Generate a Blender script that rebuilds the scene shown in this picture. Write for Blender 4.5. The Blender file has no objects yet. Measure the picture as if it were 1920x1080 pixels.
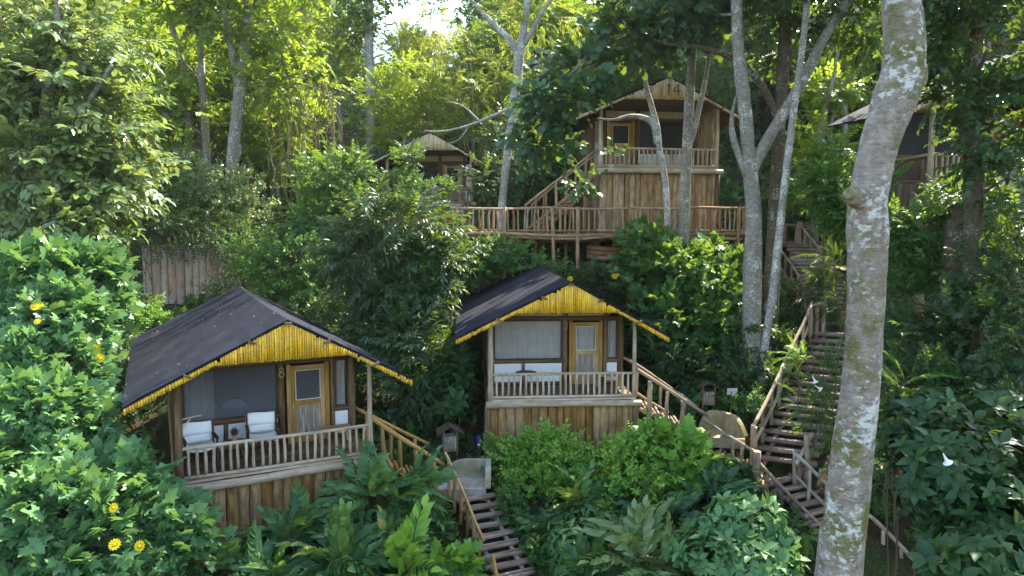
import bpy, math, random
import numpy as np
from mathutils import Vector, Matrix, Quaternion

scene = bpy.context.scene
COL = scene.collection
random.seed(7)
PI = math.pi
R = math.radians

# ------------------------------------------------------------------ camera
FPX = 1330.0
PITCH = math.atan(118.0 / FPX)
CAM = Vector((0, 0, 0))
_cp, _sp = math.cos(PITCH), math.sin(PITCH)

def at(u, v, y):
    """world point seen at photo pixel (u, v) at world depth y"""
    a = (u - 960.0) / FPX
    b = -(v - 540.0) / FPX
    d = Vector((a, _cp + b * _sp, -_sp + b * _cp))
    return d * (y / d.y)

cam_data = bpy.data.cameras.new("camera")
cam = bpy.data.objects.new("camera", cam_data)
COL.objects.link(cam)
cam_data.sensor_width = 36.0
cam_data.lens = 36.0 * FPX / 1920.0
cam_data.clip_start = 0.1
cam_data.clip_end = 2000.0
cam.rotation_euler = (PI / 2 - PITCH, 0, 0)
scene.camera = cam

# ------------------------------------------------------------------ object helpers
def tag(o, label=None, cat=None, group=None, kind=None):
    if label: o['label'] = label
    if cat: o['category'] = cat
    if group: o['group'] = group
    if kind: o['kind'] = kind
    return o

def thing(name, label, cat, loc=(0, 0, 0), rz=0.0, group=None, s=1.0):
    o = bpy.data.objects.new(name, None)
    COL.objects.link(o)
    o.location = loc
    o.rotation_euler = (0, 0, rz)
    o.scale = (s, s, s)
    o.empty_display_size = 0.2
    return tag(o, label, cat, group)

def link(name, me, parent=None, loc=(0, 0, 0), rot=(0, 0, 0)):
    o = bpy.data.objects.new(name, me)
    COL.objects.link(o)
    o.location = loc
    o.rotation_euler = rot
    if parent is not None:
        o.parent = parent
    return o

def copy_tree(o, parent=None):
    c = o.copy()
    COL.objects.link(c)
    c.parent = parent
    for ch in list(o.children):
        copy_tree(ch, c)
    return c

# ------------------------------------------------------------------ mesh builder
class MB:
    def __init__(self):
        self.v = []; self.f = []; self.uv = []; self.rnd = []; self.mi = []; self.sm = []

    def face(self, idx, uvs, rnd, mi=0, smooth=False):
        self.f.append(idx); self.uv.extend(uvs); self.rnd.append(rnd); self.mi.append(mi); self.sm.append(smooth)

    def tube(self, pts, rad, seg=8, ell=None, wob=0.0, mi=0, caps=True, rnd=None, side=None, lump=0.0):
        pts = [Vector(p) for p in pts]
        n = len(pts)
        if not hasattr(rad, '__len__'): rad = [rad] * n
        rnd = random.random() if rnd is None else rnd
        base = len(self.v)
        t0 = (pts[1] - pts[0]).normalized()
        if side is not None: nx = Vector(side)
        else:
            nx = Vector((0, 0, 1)) if abs(t0.z) < 0.9 else Vector((1, 0, 0))
        ln = 0.0; lens = []
        ph = random.random() * 6
        for i in range(n):
            if i == 0: t = pts[1] - pts[0]
            elif i == n - 1: t = pts[-1] - pts[-2]
            else: t = pts[i + 1] - pts[i - 1]
            t.normalize()
            if i: ln += (pts[i] - pts[i - 1]).length
            lens.append(ln)
            nx = (nx - t * nx.dot(t)).normalized()
            ny = t.cross(nx)
            ea, eb = ell if ell else (1, 1)
            for k in range(seg):
                a = 2 * PI * k / seg
                r = rad[i]
                if wob: r *= 1 + random.uniform(-wob, wob)
                if lump: r *= 1 + lump * (math.sin(2 * a + ln * 2.1 + ph) * .5 + math.sin(3 * a - ln * 3.7 + ph * 2) * .35 + math.sin(5 * a + ln * 6.1) * .2)
                self.v.append(pts[i] + nx * (math.cos(a) * r * ea) + ny * (math.sin(a) * r * eb))
        for i in range(n - 1):
            for k in range(seg):
                k2 = (k + 1) % seg
                a, b = base + i * seg + k, base + i * seg + k2
                c, d = base + (i + 1) * seg + k2, base + (i + 1) * seg + k
                u0 = 2 * PI * rad[i] * k / seg; u1 = 2 * PI * rad[i] * (k + 1) / seg
                self.face((a, b, c, d), [(u0, lens[i]), (u1, lens[i]), (u1, lens[i + 1]), (u0, lens[i + 1])], rnd, mi, True)
        if caps:
            lo = tuple(base + k for k in range(seg))[::-1]
            hi = tuple(base + (n - 1) * seg + k for k in range(seg))
            for f in (lo, hi):
                self.face(f, [(math.cos(2 * PI * k / seg) * rad[0], math.sin(2 * PI * k / seg) * .02) for k in range(seg)], rnd * .8, mi, False)

    def log(self, a, b, r, seg=8, bend=0.02, taper=0.9, wob=0.06, nseg=5, mi=0, rnd=None, ell=None, side=None):
        a = Vector(a); b = Vector(b)
        L = (b - a).length
        pts, rad = [], []
        off = Vector((random.uniform(-1, 1), random.uniform(-1, 1), random.uniform(-1, 1))) * bend * L
        off2 = Vector((random.uniform(-1, 1), random.uniform(-1, 1), random.uniform(-1, 1))) * bend * L * .5
        for i in range(nseg + 1):
            t = i / nseg
            pts.append(a.lerp(b, t) + off * math.sin(PI * t) + off2 * math.sin(2 * PI * t))
            rad.append(r * (1 + (taper - 1) * t) * (1 + random.uniform(-wob, wob)))
        self.tube(pts, rad, seg, mi=mi, rnd=rnd, ell=ell, side=side)

    def box(self, c, s, M=None, mi=0, rnd=None, jit=0.0):
        rnd = random.random() if rnd is None else rnd
        c = Vector(c)
        hx, hy, hz = s[0] / 2, s[1] / 2, s[2] / 2
        base = len(self.v)
        for sx in (-1, 1):
            for sy in (-1, 1):
                for sz in (-1, 1):
                    p = Vector((sx * hx, sy * hy, sz * hz))
                    if jit: p += Vector((random.uniform(-jit, jit), random.uniform(-jit, jit), random.uniform(-jit, jit)))
                    if M is not None: p = M @ p
                    self.v.append(c + p)
        ax = max(range(3), key=lambda i: s[i])
        def crd(i):
            return (((i >> 2) & 1) * s[0], ((i >> 1) & 1) * s[1], (i & 1) * s[2])
        o = random.random() * 5
        for q in ((0, 1, 3, 2), (4, 6, 7, 5), (0, 4, 5, 1), (2, 3, 7, 6), (0, 2, 6, 4), (1, 5, 7, 3)):
            uvs = []
            for i in q:
                cc = crd(i)
                oth = [cc[k] for k in range(3) if k != ax]
                uvs.append((oth[0] + oth[1] + o, cc[ax] + o))
            self.face(tuple(base + i for i in q), uvs, rnd, mi)

    def board(self, a, b, w, t, up=(0, 0, 1), mi=0, rnd=None):
        """a plank from a to b, w wide across, t thick along up"""
        a = Vector(a); b = Vector(b)
        y = (b - a).normalized(); up = Vector(up)
        x = y.cross(up).normalized(); z = x.cross(y).normalized()
        M = Matrix((x, y, z)).transposed()
        self.box((a + b) / 2, (w, (b - a).length, t), M, mi, rnd)

    def quad(self, pts, uvs=None, rnd=None, mi=0):
        base = len(self.v)
        self.v.extend(Vector(p) for p in pts)
        if uvs is None:
            p0 = Vector(pts[0]); e = (Vector(pts[1]) - p0)
            L = e.length or 1
            e = e / L
            uvs = []
            for p in pts:
                d = Vector(p) - p0
                uu = d.dot(e)
                uvs.append((uu, (d - e * uu).length))
        self.face(tuple(range(base, base + len(pts))), uvs, random.random() if rnd is None else rnd, mi)

    def mesh(self, name, mats):
        me = bpy.data.meshes.new(name)
        me.from_pydata([tuple(p) for p in self.v], [], self.f)
        if not isinstance(mats, (list, tuple)): mats = [mats]
        for m in mats: me.materials.append(m)
        uvl = me.uv_layers.new(name="UVMap")
        uvl.data.foreach_set("uv", [c for p in self.uv for c in p])
        at_ = me.attributes.new("rnd", 'FLOAT', 'FACE')
        at_.data.foreach_set("value", self.rnd)
        me.polygons.foreach_set("material_index", self.mi)
        me.polygons.foreach_set("use_smooth", self.sm)
        me.update()
        return me

    def build(self, name, mats, parent=None):
        return link(name, self.mesh(name, mats), parent)

# ------------------------------------------------------------------ materials
def new_mat(name):
    m = bpy.data.materials.new(name)
    m.use_nodes = True
    nt = m.node_tree
    for n in list(nt.nodes): nt.nodes.remove(n)
    out = nt.nodes.new('ShaderNodeOutputMaterial')
    return m, nt, out

def N(nt, typ, **kw):
    n = nt.nodes.new(typ)
    for k, v in kw.items():
        if k.startswith('i_'):
            key = k[2:]
            key = int(key) if key.isdigit() else key.replace('_', ' ')
            n.inputs[key].default_value = v
        else:
            setattr(n, k, v)
    return n

def ramp(nt, fac, stops):
    r = N(nt, 'ShaderNodeValToRGB')
    els = r.color_ramp.elements
    while len(els) < len(stops): els.new(0.5)
    for e, (p, c) in zip(els, stops):
        e.position = p
        e.color = (c[0], c[1], c[2], 1) if len(c) == 3 else c
    nt.links.new(fac, r.inputs['Fac'])
    return r.outputs['Color']

def math_(nt, op, a, b=None, c=None):
    n = N(nt, 'ShaderNodeMath', operation=op)
    for i, x in enumerate((a, b, c)):
        if x is None: continue
        if hasattr(x, 'is_linked'): nt.links.new(x, n.inputs[i])
        else: n.inputs[i].default_value = x
    return n.outputs[0]

def mix_col(nt, f, a, b, typ='MIX'):
    n = N(nt, 'ShaderNodeMix', data_type='RGBA', blend_type=typ)
    for key, x in ((0, f), (6, a), (7, b)):
        if hasattr(x, 'is_linked'): nt.links.new(x, n.inputs[key])
        elif key == 0: n.inputs[0].default_value = x
        else: n.inputs[key].default_value = (x[0], x[1], x[2], 1)
    return n.outputs[2]

def scaled_uv(nt, su, sv):
    uv = N(nt, 'ShaderNodeUVMap')
    sep = N(nt, 'ShaderNodeSeparateXYZ')
    nt.links.new(uv.outputs[0], sep.inputs[0])
    rn = N(nt, 'ShaderNodeAttribute', attribute_name='rnd')
    comb = N(nt, 'ShaderNodeCombineXYZ')
    nt.links.new(math_(nt, 'MULTIPLY', sep.outputs[0], su), comb.inputs[0])
    nt.links.new(math_(nt, 'MULTIPLY', sep.outputs[1], sv), comb.inputs[1])
    nt.links.new(math_(nt, 'MULTIPLY', rn.outputs['Fac'], 61.0), comb.inputs[2])
    return comb.outputs[0], rn.outputs['Fac']

def noise(nt, vec, scale=1.0, detail=5.0, rough=0.6):
    n = N(nt, 'ShaderNodeTexNoise')
    n.inputs['Scale'].default_value = scale
    n.inputs['Detail'].default_value = detail
    n.inputs['Roughness'].default_value = rough
    if vec is not None: nt.links.new(vec, n.inputs['Vector'])
    return n.outputs['Fac']

def obj_co(nt):
    return N(nt, 'ShaderNodeTexCoord').outputs['Object']

def principled(nt, out, col, rough=0.7, spec=0.3, bump=None, bstr=0.3, bdist=0.01):
    p = N(nt, 'ShaderNodeBsdfPrincipled')
    if hasattr(col, 'is_linked'): nt.links.new(col, p.inputs['Base Color'])
    else: p.inputs['Base Color'].default_value = (col[0], col[1], col[2], 1)
    if hasattr(rough, 'is_linked'): nt.links.new(rough, p.inputs['Roughness'])
    else: p.inputs['Roughness'].default_value = rough
    p.inputs['Specular IOR Level'].default_value = spec
    if bump is not None:
        b = N(nt, 'ShaderNodeBump')
        b.inputs['Strength'].default_value = bstr
        b.inputs['Distance'].default_value = bdist
        nt.links.new(bump, b.inputs['Height'])
        nt.links.new(b.outputs[0], p.inputs['Normal'])
    nt.links.new(p.outputs[0], out.inputs['Surface'])
    return p

def wood(name, c1, c2, crack=(0.03, 0.02, 0.015), su=22, sv=1.3, var=0.45, rough=0.72, stain=0.35, grey=None, crk=0.36):
    m, nt, out = new_mat(name)
    vec, rn = scaled_uv(nt, su, sv)
    n1 = noise(nt, vec, 1.0, 7, 0.65)
    col = ramp(nt, n1, [(0.28, c1), (0.72, c2)])
    # knots and stains along the piece
    vec2, _ = scaled_uv(nt, 5, 1.7)
    n2 = noise(nt, vec2, 1.3, 4, 0.6)
    st = ramp(nt, n2, [(0.35, (1 - stain,) * 3), (0.62, (1.05,) * 3)])
    col = mix_col(nt, 1.0, col, st, 'MULTIPLY')
    if grey:
        n4 = noise(nt, obj_co(nt), 1.7, 4, 0.6)
        gm = ramp(nt, n4, [(0.42, (0, 0, 0)), (0.62, (1, 1, 1))])
        gs = math_(nt, 'MULTIPLY', gm, 0.8)
        col = mix_col(nt, gs, col, grey)
    # dark cracks
    vec3, _ = scaled_uv(nt, su * 2.2, sv * 0.9)
    n3 = noise(nt, vec3, 1.0, 3, 0.5)
    cm = ramp(nt, n3, [(crk - 0.06, (1, 1, 1)), (crk, (0, 0, 0))])
    col = mix_col(nt, math_(nt, 'MULTIPLY', cm, 0.8), col, crack)
    br = math_(nt, 'MULTIPLY_ADD', rn, var, 1 - var * 0.5)
    hs = N(nt, 'ShaderNodeHueSaturation')
    nt.links.new(col, hs.inputs['Color'])
    nt.links.new(br, hs.inputs['Value'])
    nt.links.new(math_(nt, 'MULTIPLY_ADD', rn, -0.3, 1.12), hs.inputs['Saturation'])
    principled(nt, out, hs.outputs[0], rough, 0.25, n1, 0.5, 0.012)
    return m

def bamboo_mat(name, c1, c2, c3):
    m, nt, out = new_mat(name)
    vec, rn = scaled_uv(nt, 14, 2.0)
    col = ramp(nt, rn, [(0.0, c1), (0.45, c2), (1.0, c3)])
    n = noise(nt, vec, 1.2, 5, 0.6)
    col = mix_col(nt, 1.0, col, ramp(nt, n, [(0.3, (0.62, 0.6, 0.55)), (0.6, (1.05, 1.05, 1.05))]), 'MULTIPLY')
    # worn, dirty patches that run across neighbouring canes
    n2 = noise(nt, obj_co(nt), 2.2, 5, 0.65)
    wear = ramp(nt, n2, [(0.50, (0, 0, 0)), (0.66, (1, 1, 1))])
    col = mix_col(nt, math_(nt, 'MULTIPLY', wear, 0.62), col, (0.42, 0.29, 0.12))
    # cane nodes
    uv = N(nt, 'ShaderNodeUVMap'); sep = N(nt, 'ShaderNodeSeparateXYZ')
    nt.links.new(uv.outputs[0], sep.inputs[0])
    ph = math_(nt, 'ADD', math_(nt, 'MULTIPLY', sep.outputs[1], 3.6), math_(nt, 'MULTIPLY', rn, 7.3))
    fr = math_(nt, 'FRACT', ph)
    node = math_(nt, 'LESS_THAN', fr, 0.055)
    col = mix_col(nt, math_(nt, 'MULTIPLY', node, 0.6), col, (0.16, 0.1, 0.03))
    principled(nt, out, col, 0.5, 0.4, n, 0.25, 0.01)
    return m

def plain(name, col, rough=0.7, spec=0.3, mott=0.15, scale=3.0):
    m, nt, out = new_mat(name)
    n = noise(nt, obj_co(nt), scale, 5, 0.6)
    lo = tuple(c * (1 - mott) for c in col); hi = tuple(min(1, c * (1 + mott * .6)) for c in col)
    c = ramp(nt, n, [(0.3, lo), (0.7, hi)])
    principled(nt, out, c, rough, spec, n, 0.15, 0.01)
    return m

def roof_felt(name):
    m, nt, out = new_mat(name)
    uv = N(nt, 'ShaderNodeUVMap')
    n1 = noise(nt, uv.outputs[0], 1.1, 6, 0.65)
    col = ramp(nt, n1, [(0.3, (0.006, 0.007, 0.014)), (0.7, (0.013, 0.0145, 0.026))])
    br = N(nt, 'ShaderNodeTexBrick')
    nt.links.new(uv.outputs[0], br.inputs['Vector'])
    for k, v in (('Scale', 1.0), ('Mortar Size', 0.009), ('Mortar Smooth', 0.2), ('Bias', 0.0), ('Brick Width', 0.9), ('Row Height', 0.27)):
        br.inputs[k].default_value = v
    br.inputs['Color1'].default_value = (0.8, 0.8, 0.8, 1); br.inputs['Color2'].default_value = (1.35, 1.35, 1.35, 1)
    br.inputs['Mortar'].default_value = (1.6, 1.55, 1.5, 1)
    col = mix_col(nt, 1.0, col, br.outputs['Color'], 'MULTIPLY')
    # long scuffs that show the sheet edges
    mp = N(nt, 'ShaderNodeMapping'); mp.inputs['Scale'].default_value = (0.5, 6.0, 1)
    nt.links.new(uv.outputs[0], mp.inputs[0])
    n4 = noise(nt, mp.outputs[0], 1.0, 4, 0.6)
    sc = ramp(nt, n4, [(0.66, (0, 0, 0)), (0.74, (1, 1, 1))])
    col = mix_col(nt, math_(nt, 'MULTIPLY', sc, 0.5), col, (0.11, 0.105, 0.095))
    # fallen specks, leaf bits and lichen
    vo = N(nt, 'ShaderNodeTexVoronoi'); vo.inputs['Scale'].default_value = 2.6
    nt.links.new(uv.outputs[0], vo.inputs['Vector'])
    n2 = noise(nt, uv.outputs[0], 0.9, 3, 0.5)
    rad = math_(nt, 'MULTIPLY', n2, 0.17)
    sp = math_(nt, 'LESS_THAN', math_(nt, 'ADD', vo.outputs['Distance'], 0.025), rad)
    col = mix_col(nt, math_(nt, 'MULTIPLY', sp, 0.8), col, (0.46, 0.43, 0.34))
    n6 = noise(nt, uv.outputs[0], 0.55, 6, 0.7)
    col = mix_col(nt, math_(nt, 'MULTIPLY', ramp(nt, n6, [(0.55, (0, 0, 0)), (0.72, (1, 1, 1))]), 0.5), col, (0.035, 0.045, 0.02))
    n3 = noise(nt, uv.outputs[0], 40, 3, 0.6)
    principled(nt, out, col, 0.8, 0.15, n3, 0.4, 0.01)
    return m

def pane_mat(name, c, f):
    m, nt, out = new_mat(name)
    tr = N(nt, 'ShaderNodeBsdfTransparent'); tr.inputs[0].default_value = (.9, .9, .9, 1)
    n = noise(nt, obj_co(nt), 2.0, 3, 0.5)
    d = N(nt, 'ShaderNodeBsdfDiffuse'); nt.links.new(ramp(nt, n, [(.3, tuple(x * .8 for x in c)), (.7, c)]), d.inputs[0])
    mx = N(nt, 'ShaderNodeMixShader'); mx.inputs[0].default_value = f
    nt.links.new(tr.outputs[0], mx.inputs[1]); nt.links.new(d.outputs[0], mx.inputs[2])
    nt.links.new(mx.outputs[0], out.inputs['Surface'])
    return m

def glass_mat(name, tint=(0.8, 0.85, 0.85)):
    m, nt, out = new_mat(name)
    tr = N(nt, 'ShaderNodeBsdfTransparent'); tr.inputs[0].default_value = (*tint, 1)
    gl = N(nt, 'ShaderNodeBsdfGlossy'); gl.inputs['Roughness'].default_value = 0.03
    lw = N(nt, 'ShaderNodeFresnel'); lw.inputs[0].default_value = 1.55
    f = math_(nt, 'MULTIPLY_ADD', lw.outputs[0], 0.8, 0.0)
    nz = noise(nt, obj_co(nt), 1.4, 2, 0.5)
    b = N(nt, 'ShaderNodeBump'); b.inputs['Strength'].default_value = 0.04; b.inputs['Distance'].default_value = 0.02
    nt.links.new(nz, b.inputs['Height']); nt.links.new(b.outputs[0], gl.inputs['Normal'])
    mx = N(nt, 'ShaderNodeMixShader')
    nt.links.new(f, mx.inputs[0]); nt.links.new(tr.outputs[0], mx.inputs[1]); nt.links.new(gl.outputs[0], mx.inputs[2])
    nt.links.new(mx.outputs[0], out.inputs['Surface'])
    return m

def leaf_mat(name, c_dark, c_mid, c_light, trans=(0.30, 0.42, 0.03), tr=0.38, rough=0.45, spec=0.32, old=None):
    m, nt, out = new_mat(name)
    rn = N(nt, 'ShaderNodeAttribute', attribute_name='rnd').outputs['Fac']
    oi = N(nt, 'ShaderNodeObjectInfo').outputs['Random']
    n = noise(nt, obj_co(nt), 0.8, 3, 0.6)
    f = math_(nt, 'ADD', math_(nt, 'MULTIPLY', rn, 0.75), math_(nt, 'MULTIPLY', n, 0.45))
    f = math_(nt, 'ADD', f, math_(nt, 'MULTIPLY_ADD', oi, 0.16, -0.18))
    stops = [(0.05, c_dark), (0.5, c_mid), (0.86 if old else 0.93, c_light)]
    if old: stops = stops + [(0.92, old)]
    col = ramp(nt, f, stops)
    p = N(nt, 'ShaderNodeBsdfPrincipled')
    nt.links.new(col, p.inputs['Base Color'])
    p.inputs['Roughness'].default_value = rough
    p.inputs['Specular IOR Level'].default_value = spec
    t = N(nt, 'ShaderNodeBsdfTranslucent')
    tc = mix_col(nt, 0.6, col, trans)
    nt.links.new(tc, t.inputs[0])
    mx = N(nt, 'ShaderNodeMixShader'); mx.inputs[0].default_value = tr
    nt.links.new(p.outputs[0], mx.inputs[1]); nt.links.new(t.outputs[0], mx.inputs[2])
    nt.links.new(mx.outputs[0], out.inputs['Surface'])
    return m

def bark_mat(name, c1, c2, lichen=(0.55, 0.56, 0.52), la=0.5, moss=(0.10, 0.12, 0.015), ma=0.45, sc=1.0):
    m, nt, out = new_mat(name)
    co = obj_co(nt)
    mp = N(nt, 'ShaderNodeMapping'); mp.inputs['Scale'].default_value = (5 * sc, 5 * sc, 6.5 * sc)
    nt.links.new(co, mp.inputs[0])
    n1 = noise(nt, mp.outputs[0], 1.0, 7, 0.65)
    col = ramp(nt, n1, [(0.3, c1), (0.7, c2)])
    # cross-wise bark scars
    mp2 = N(nt, 'ShaderNodeMapping'); mp2.inputs['Scale'].default_value = (5 * sc, 5 * sc, 17 * sc)
    nt.links.new(co, mp2.inputs[0])
    n2 = noise(nt, mp2.outputs[0], 1.0, 4, 0.6)
    col = mix_col(nt, 1.0, col, ramp(nt, n2, [(0.30, (0.62, 0.58, 0.55)), (0.46, (1, 1, 1))]), 'MULTIPLY')
    # moss
    n3 = noise(nt, co, 1.5 * sc, 6, 0.7)
    mm = ramp(nt, n3, [(1 - ma - 0.07, (0, 0, 0)), (1 - ma + 0.06, (1, 1, 1))])
    col = mix_col(nt, math_(nt, 'MULTIPLY', mm, 0.85), col, moss)
    # lichen blotches, large and small
    mp3 = N(nt, 'ShaderNodeMapping'); mp3.inputs['Scale'].default_value = (1, 1, 1.35)
    nt.links.new(co, mp3.inputs[0])
    n4 = noise(nt, mp3.outputs[0], 9 * sc, 6, 0.62)
    n5 = noise(nt, co, 1.1 * sc, 3, 0.6)
    g = math_(nt, 'ADD', n4, math_(nt, 'MULTIPLY_ADD', n5, 0.9, -0.45))
    lm = ramp(nt, g, [(1 - la - 0.06, (0, 0, 0)), (1 - la + 0.05, (1, 1, 1))])
    col = mix_col(nt, math_(nt, 'MULTIPLY', lm, 0.9), col, lichen)
    vo = N(nt, 'ShaderNodeTexVoronoi'); vo.inputs['Scale'].default_value = 17 * sc
    nt.links.new(co, vo.inputs['Vector'])
    sp = math_(nt, 'LESS_THAN', vo.outputs['Distance'], math_(nt, 'MULTIPLY', n4, 0.36))
    col = mix_col(nt, math_(nt, 'MULTIPLY', sp, 0.6 * min(1, la * 1.6)), col, lichen)
    bm = math_(nt, 'ADD', n1, math_(nt, 'MULTIPLY', n2, 0.8))
    principled(nt, out, col, 0.85, 0.2, bm, 0.9, 0.04)
    return m

M = {}
M['log_grey'] = wood('weathered_log', (0.33, 0.245, 0.165), (0.62, 0.485, 0.35), var=0.4, stain=0.3)
M['log_pale'] = wood('pale_log', (0.36, 0.27, 0.17), (0.60, 0.48, 0.33), var=0.45, stain=0.3)
M['log_brown'] = wood('brown_log', (0.12, 0.07, 0.035), (0.27, 0.17, 0.09), var=0.5)
M['log_dark'] = wood('dark_log', (0.055, 0.032, 0.02), (0.13, 0.08, 0.05), var=0.4)
M['honey'] = wood('honey_wood', (0.34, 0.18, 0.05), (0.58, 0.35, 0.12), var=0.35, stain=0.25)
M['honey_log'] = wood('honey_log', (0.36, 0.20, 0.065), (0.62, 0.39, 0.15), var=0.35, stain=0.3)
M['slab'] = wood('plank_slab', (0.25, 0.125, 0.04), (0.50, 0.285, 0.105), var=0.5, su=14, sv=0.9, stain=0.5)
M['slab_tan'] = wood('tan_plank_slab', (0.33, 0.195, 0.09), (0.58, 0.38, 0.20), var=0.45, su=14, sv=0.9, stain=0.5)
M['slab_pink'] = wood('pinkish_plank', (0.50, 0.28, 0.20), (0.76, 0.52, 0.42), var=0.4, su=12, sv=0.8, stain=0.3, grey=(0.5, 0.45, 0.42))
M['walk'] = wood('walkway_log', (0.28, 0.155, 0.075), (0.54, 0.335, 0.18), var=0.5)
M['tread'] = wood('stair_log', (0.19, 0.13, 0.10), (0.42, 0.30, 0.235), var=0.4, su=26)
M['rail_grey'] = wood('handrail_log', (0.29, 0.20, 0.125), (0.54, 0.39, 0.26), var=0.35)
M['old_panel'] = wood('weathered_panel', (0.30, 0.23, 0.17), (0.50, 0.41, 0.33), var=0.35, su=18)
M['chairwood'] = wood('chair_wood', (0.05, 0.018, 0.012), (0.11, 0.04, 0.025), var=0.3, stain=0.15)
M['table'] = wood('table_wood', (0.10, 0.055, 0.03), (0.22, 0.13, 0.08), var=0.3)
M['ceil'] = wood('ceiling_board', (0.10, 0.055, 0.03), (0.20, 0.12, 0.07), var=0.4)
M['bamboo_y'] = bamboo_mat('yellow_bamboo', (0.64, 0.33, 0.014), (0.85, 0.47, 0.014), (0.93, 0.58, 0.045))
M['bamboo_t'] = bamboo_mat('tan_bamboo', (0.48, 0.34, 0.17), (0.68, 0.52, 0.31), (0.80, 0.66, 0.43))
M['felt'] = roof_felt('roof_felt')
M['glass'] = glass_mat('window_glass', (.96, .96, .96))
M['screen'] = pane_mat('insect_screen', (.26, .26, .31), .30)  # glass sheen put into a half-clear grey-blue film
M['screen_dark'] = pane_mat('dark_insect_screen', (.09, .09, .09), .5)  # mesh that also puts the dark of unlit windows into its colour
M['cream'] = plain('cream_paint', (0.56, 0.50, 0.33), 0.8)
M['white'] = plain('white_paint', (0.82, 0.82, 0.80), 0.6, mott=0.05)
M['canvas'] = plain('white_canvas', (0.84, 0.83, 0.80), 0.9, mott=0.05, scale=6)
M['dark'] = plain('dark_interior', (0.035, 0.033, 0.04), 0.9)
M['deadleaf'] = wood('dead_leaf', (0.20, 0.12, 0.05), (0.42, 0.30, 0.15), var=.9)
M['twig'] = plain('twig', (0.13, 0.10, 0.06), 0.9)
M['petal_y'] = plain('yellow_petal', (0.88, 0.62, 0.01), 0.6, mott=0.1)
M['petal_w'] = plain('white_petal', (0.85, 0.85, 0.78), 0.6, mott=0.05)
M['petal_r'] = plain('burgundy_petal', (0.10, 0.006, 0.03), 0.7)
M['brass'] = plain('brass', (0.5, 0.34, 0.08), 0.3, 0.6)
M['blue'] = plain('dark_blue_plastic', (0.02, 0.035, 0.14), 0.45)
M['num'] = plain('number_wood', (0.62, 0.44, 0.18), 0.6)
M['num_dark'] = plain('dark_twig', (0.07, 0.05, 0.035), 0.8)
M['signpink'] = plain('sign_paint', (0.74, 0.62, 0.60), 0.6, mott=0.06)
M['signred'] = plain('sign_lettering', (0.42, 0.10, 0.09), 0.6)

def curtain_mat():
    m, nt, out = new_mat('curtain_cloth')
    n = noise(nt, obj_co(nt), 4, 4, 0.6)
    c = ramp(nt, n, [(0.3, (0.60, 0.59, 0.60)), (0.7, (0.74, 0.73, 0.73))])
    p = N(nt, 'ShaderNodeBsdfDiffuse'); nt.links.new(c, p.inputs[0])
    t = N(nt, 'ShaderNodeBsdfTranslucent'); nt.links.new(c, t.inputs[0])
    mx = N(nt, 'ShaderNodeMixShader'); mx.inputs[0].default_value = 0.2
    nt.links.new(p.outputs[0], mx.inputs[1]); nt.links.new(t.outputs[0], mx.inputs[2])
    nt.links.new(mx.outputs[0], out.inputs['Surface'])
    return m
M['curtain'] = curtain_mat()

def concrete_mat(name, c1, c2, moss):
    m, nt, out = new_mat(name)
    co = obj_co(nt)
    n1 = noise(nt, co, 5, 7, 0.65)
    col = ramp(nt, n1, [(0.3, c1), (0.7, c2)])
    n2 = noise(nt, co, 1.7, 5, 0.65)
    col = mix_col(nt, math_(nt, 'MULTIPLY', ramp(nt, n2, [(0.48, (0, 0, 0)), (0.62, (1, 1, 1))]), 0.7), col, moss)
    n3 = noise(nt, co, 45, 3, 0.6)
    principled(nt, out, col, 0.88, 0.2, n3, 0.4, 0.008)
    return m
M['concrete'] = concrete_mat('concrete', (0.25, 0.23, 0.19), (0.42, 0.39, 0.33), (0.26, 0.18, 0.06))
M['concrete_m'] = concrete_mat('mossy_concrete', (0.26, 0.21, 0.13), (0.42, 0.33, 0.19), (0.20, 0.16, 0.04))

def soil_mat():
    m, nt, out = new_mat('forest_soil')
    co = obj_co(nt)
    n1 = noise(nt, co, 2.5, 8, 0.7)
    col = ramp(nt, n1, [(0.3, (0.022, 0.014, 0.008)), (0.55, (0.05, 0.034, 0.02)), (0.75, (0.10, 0.07, 0.04))])
    n2 = noise(nt, co, 0.9, 6, 0.65)
    col = mix_col(nt, ramp(nt, n2, [(0.45, (0, 0, 0)), (0.6, (1, 1, 1))]), col, (0.03, 0.055, 0.012))
    vo = N(nt, 'ShaderNodeTexVoronoi'); vo.inputs['Scale'].default_value = 9
    nt.links.new(co, vo.inputs['Vector'])
    lf = math_(nt, 'LESS_THAN', vo.outputs['Distance'], 0.28)
    rr = math_(nt, 'GREATER_THAN', N(nt, 'ShaderNodeSeparateColor').outputs[0], 0.5)
    col = mix_col(nt, math_(nt, 'MULTIPLY', lf, 0.5), col, (0.13, 0.085, 0.045))
    principled(nt, out, col, 0.95, 0.1, n1, 0.8, 0.06)
    return m
M['soil'] = soil_mat()

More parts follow.
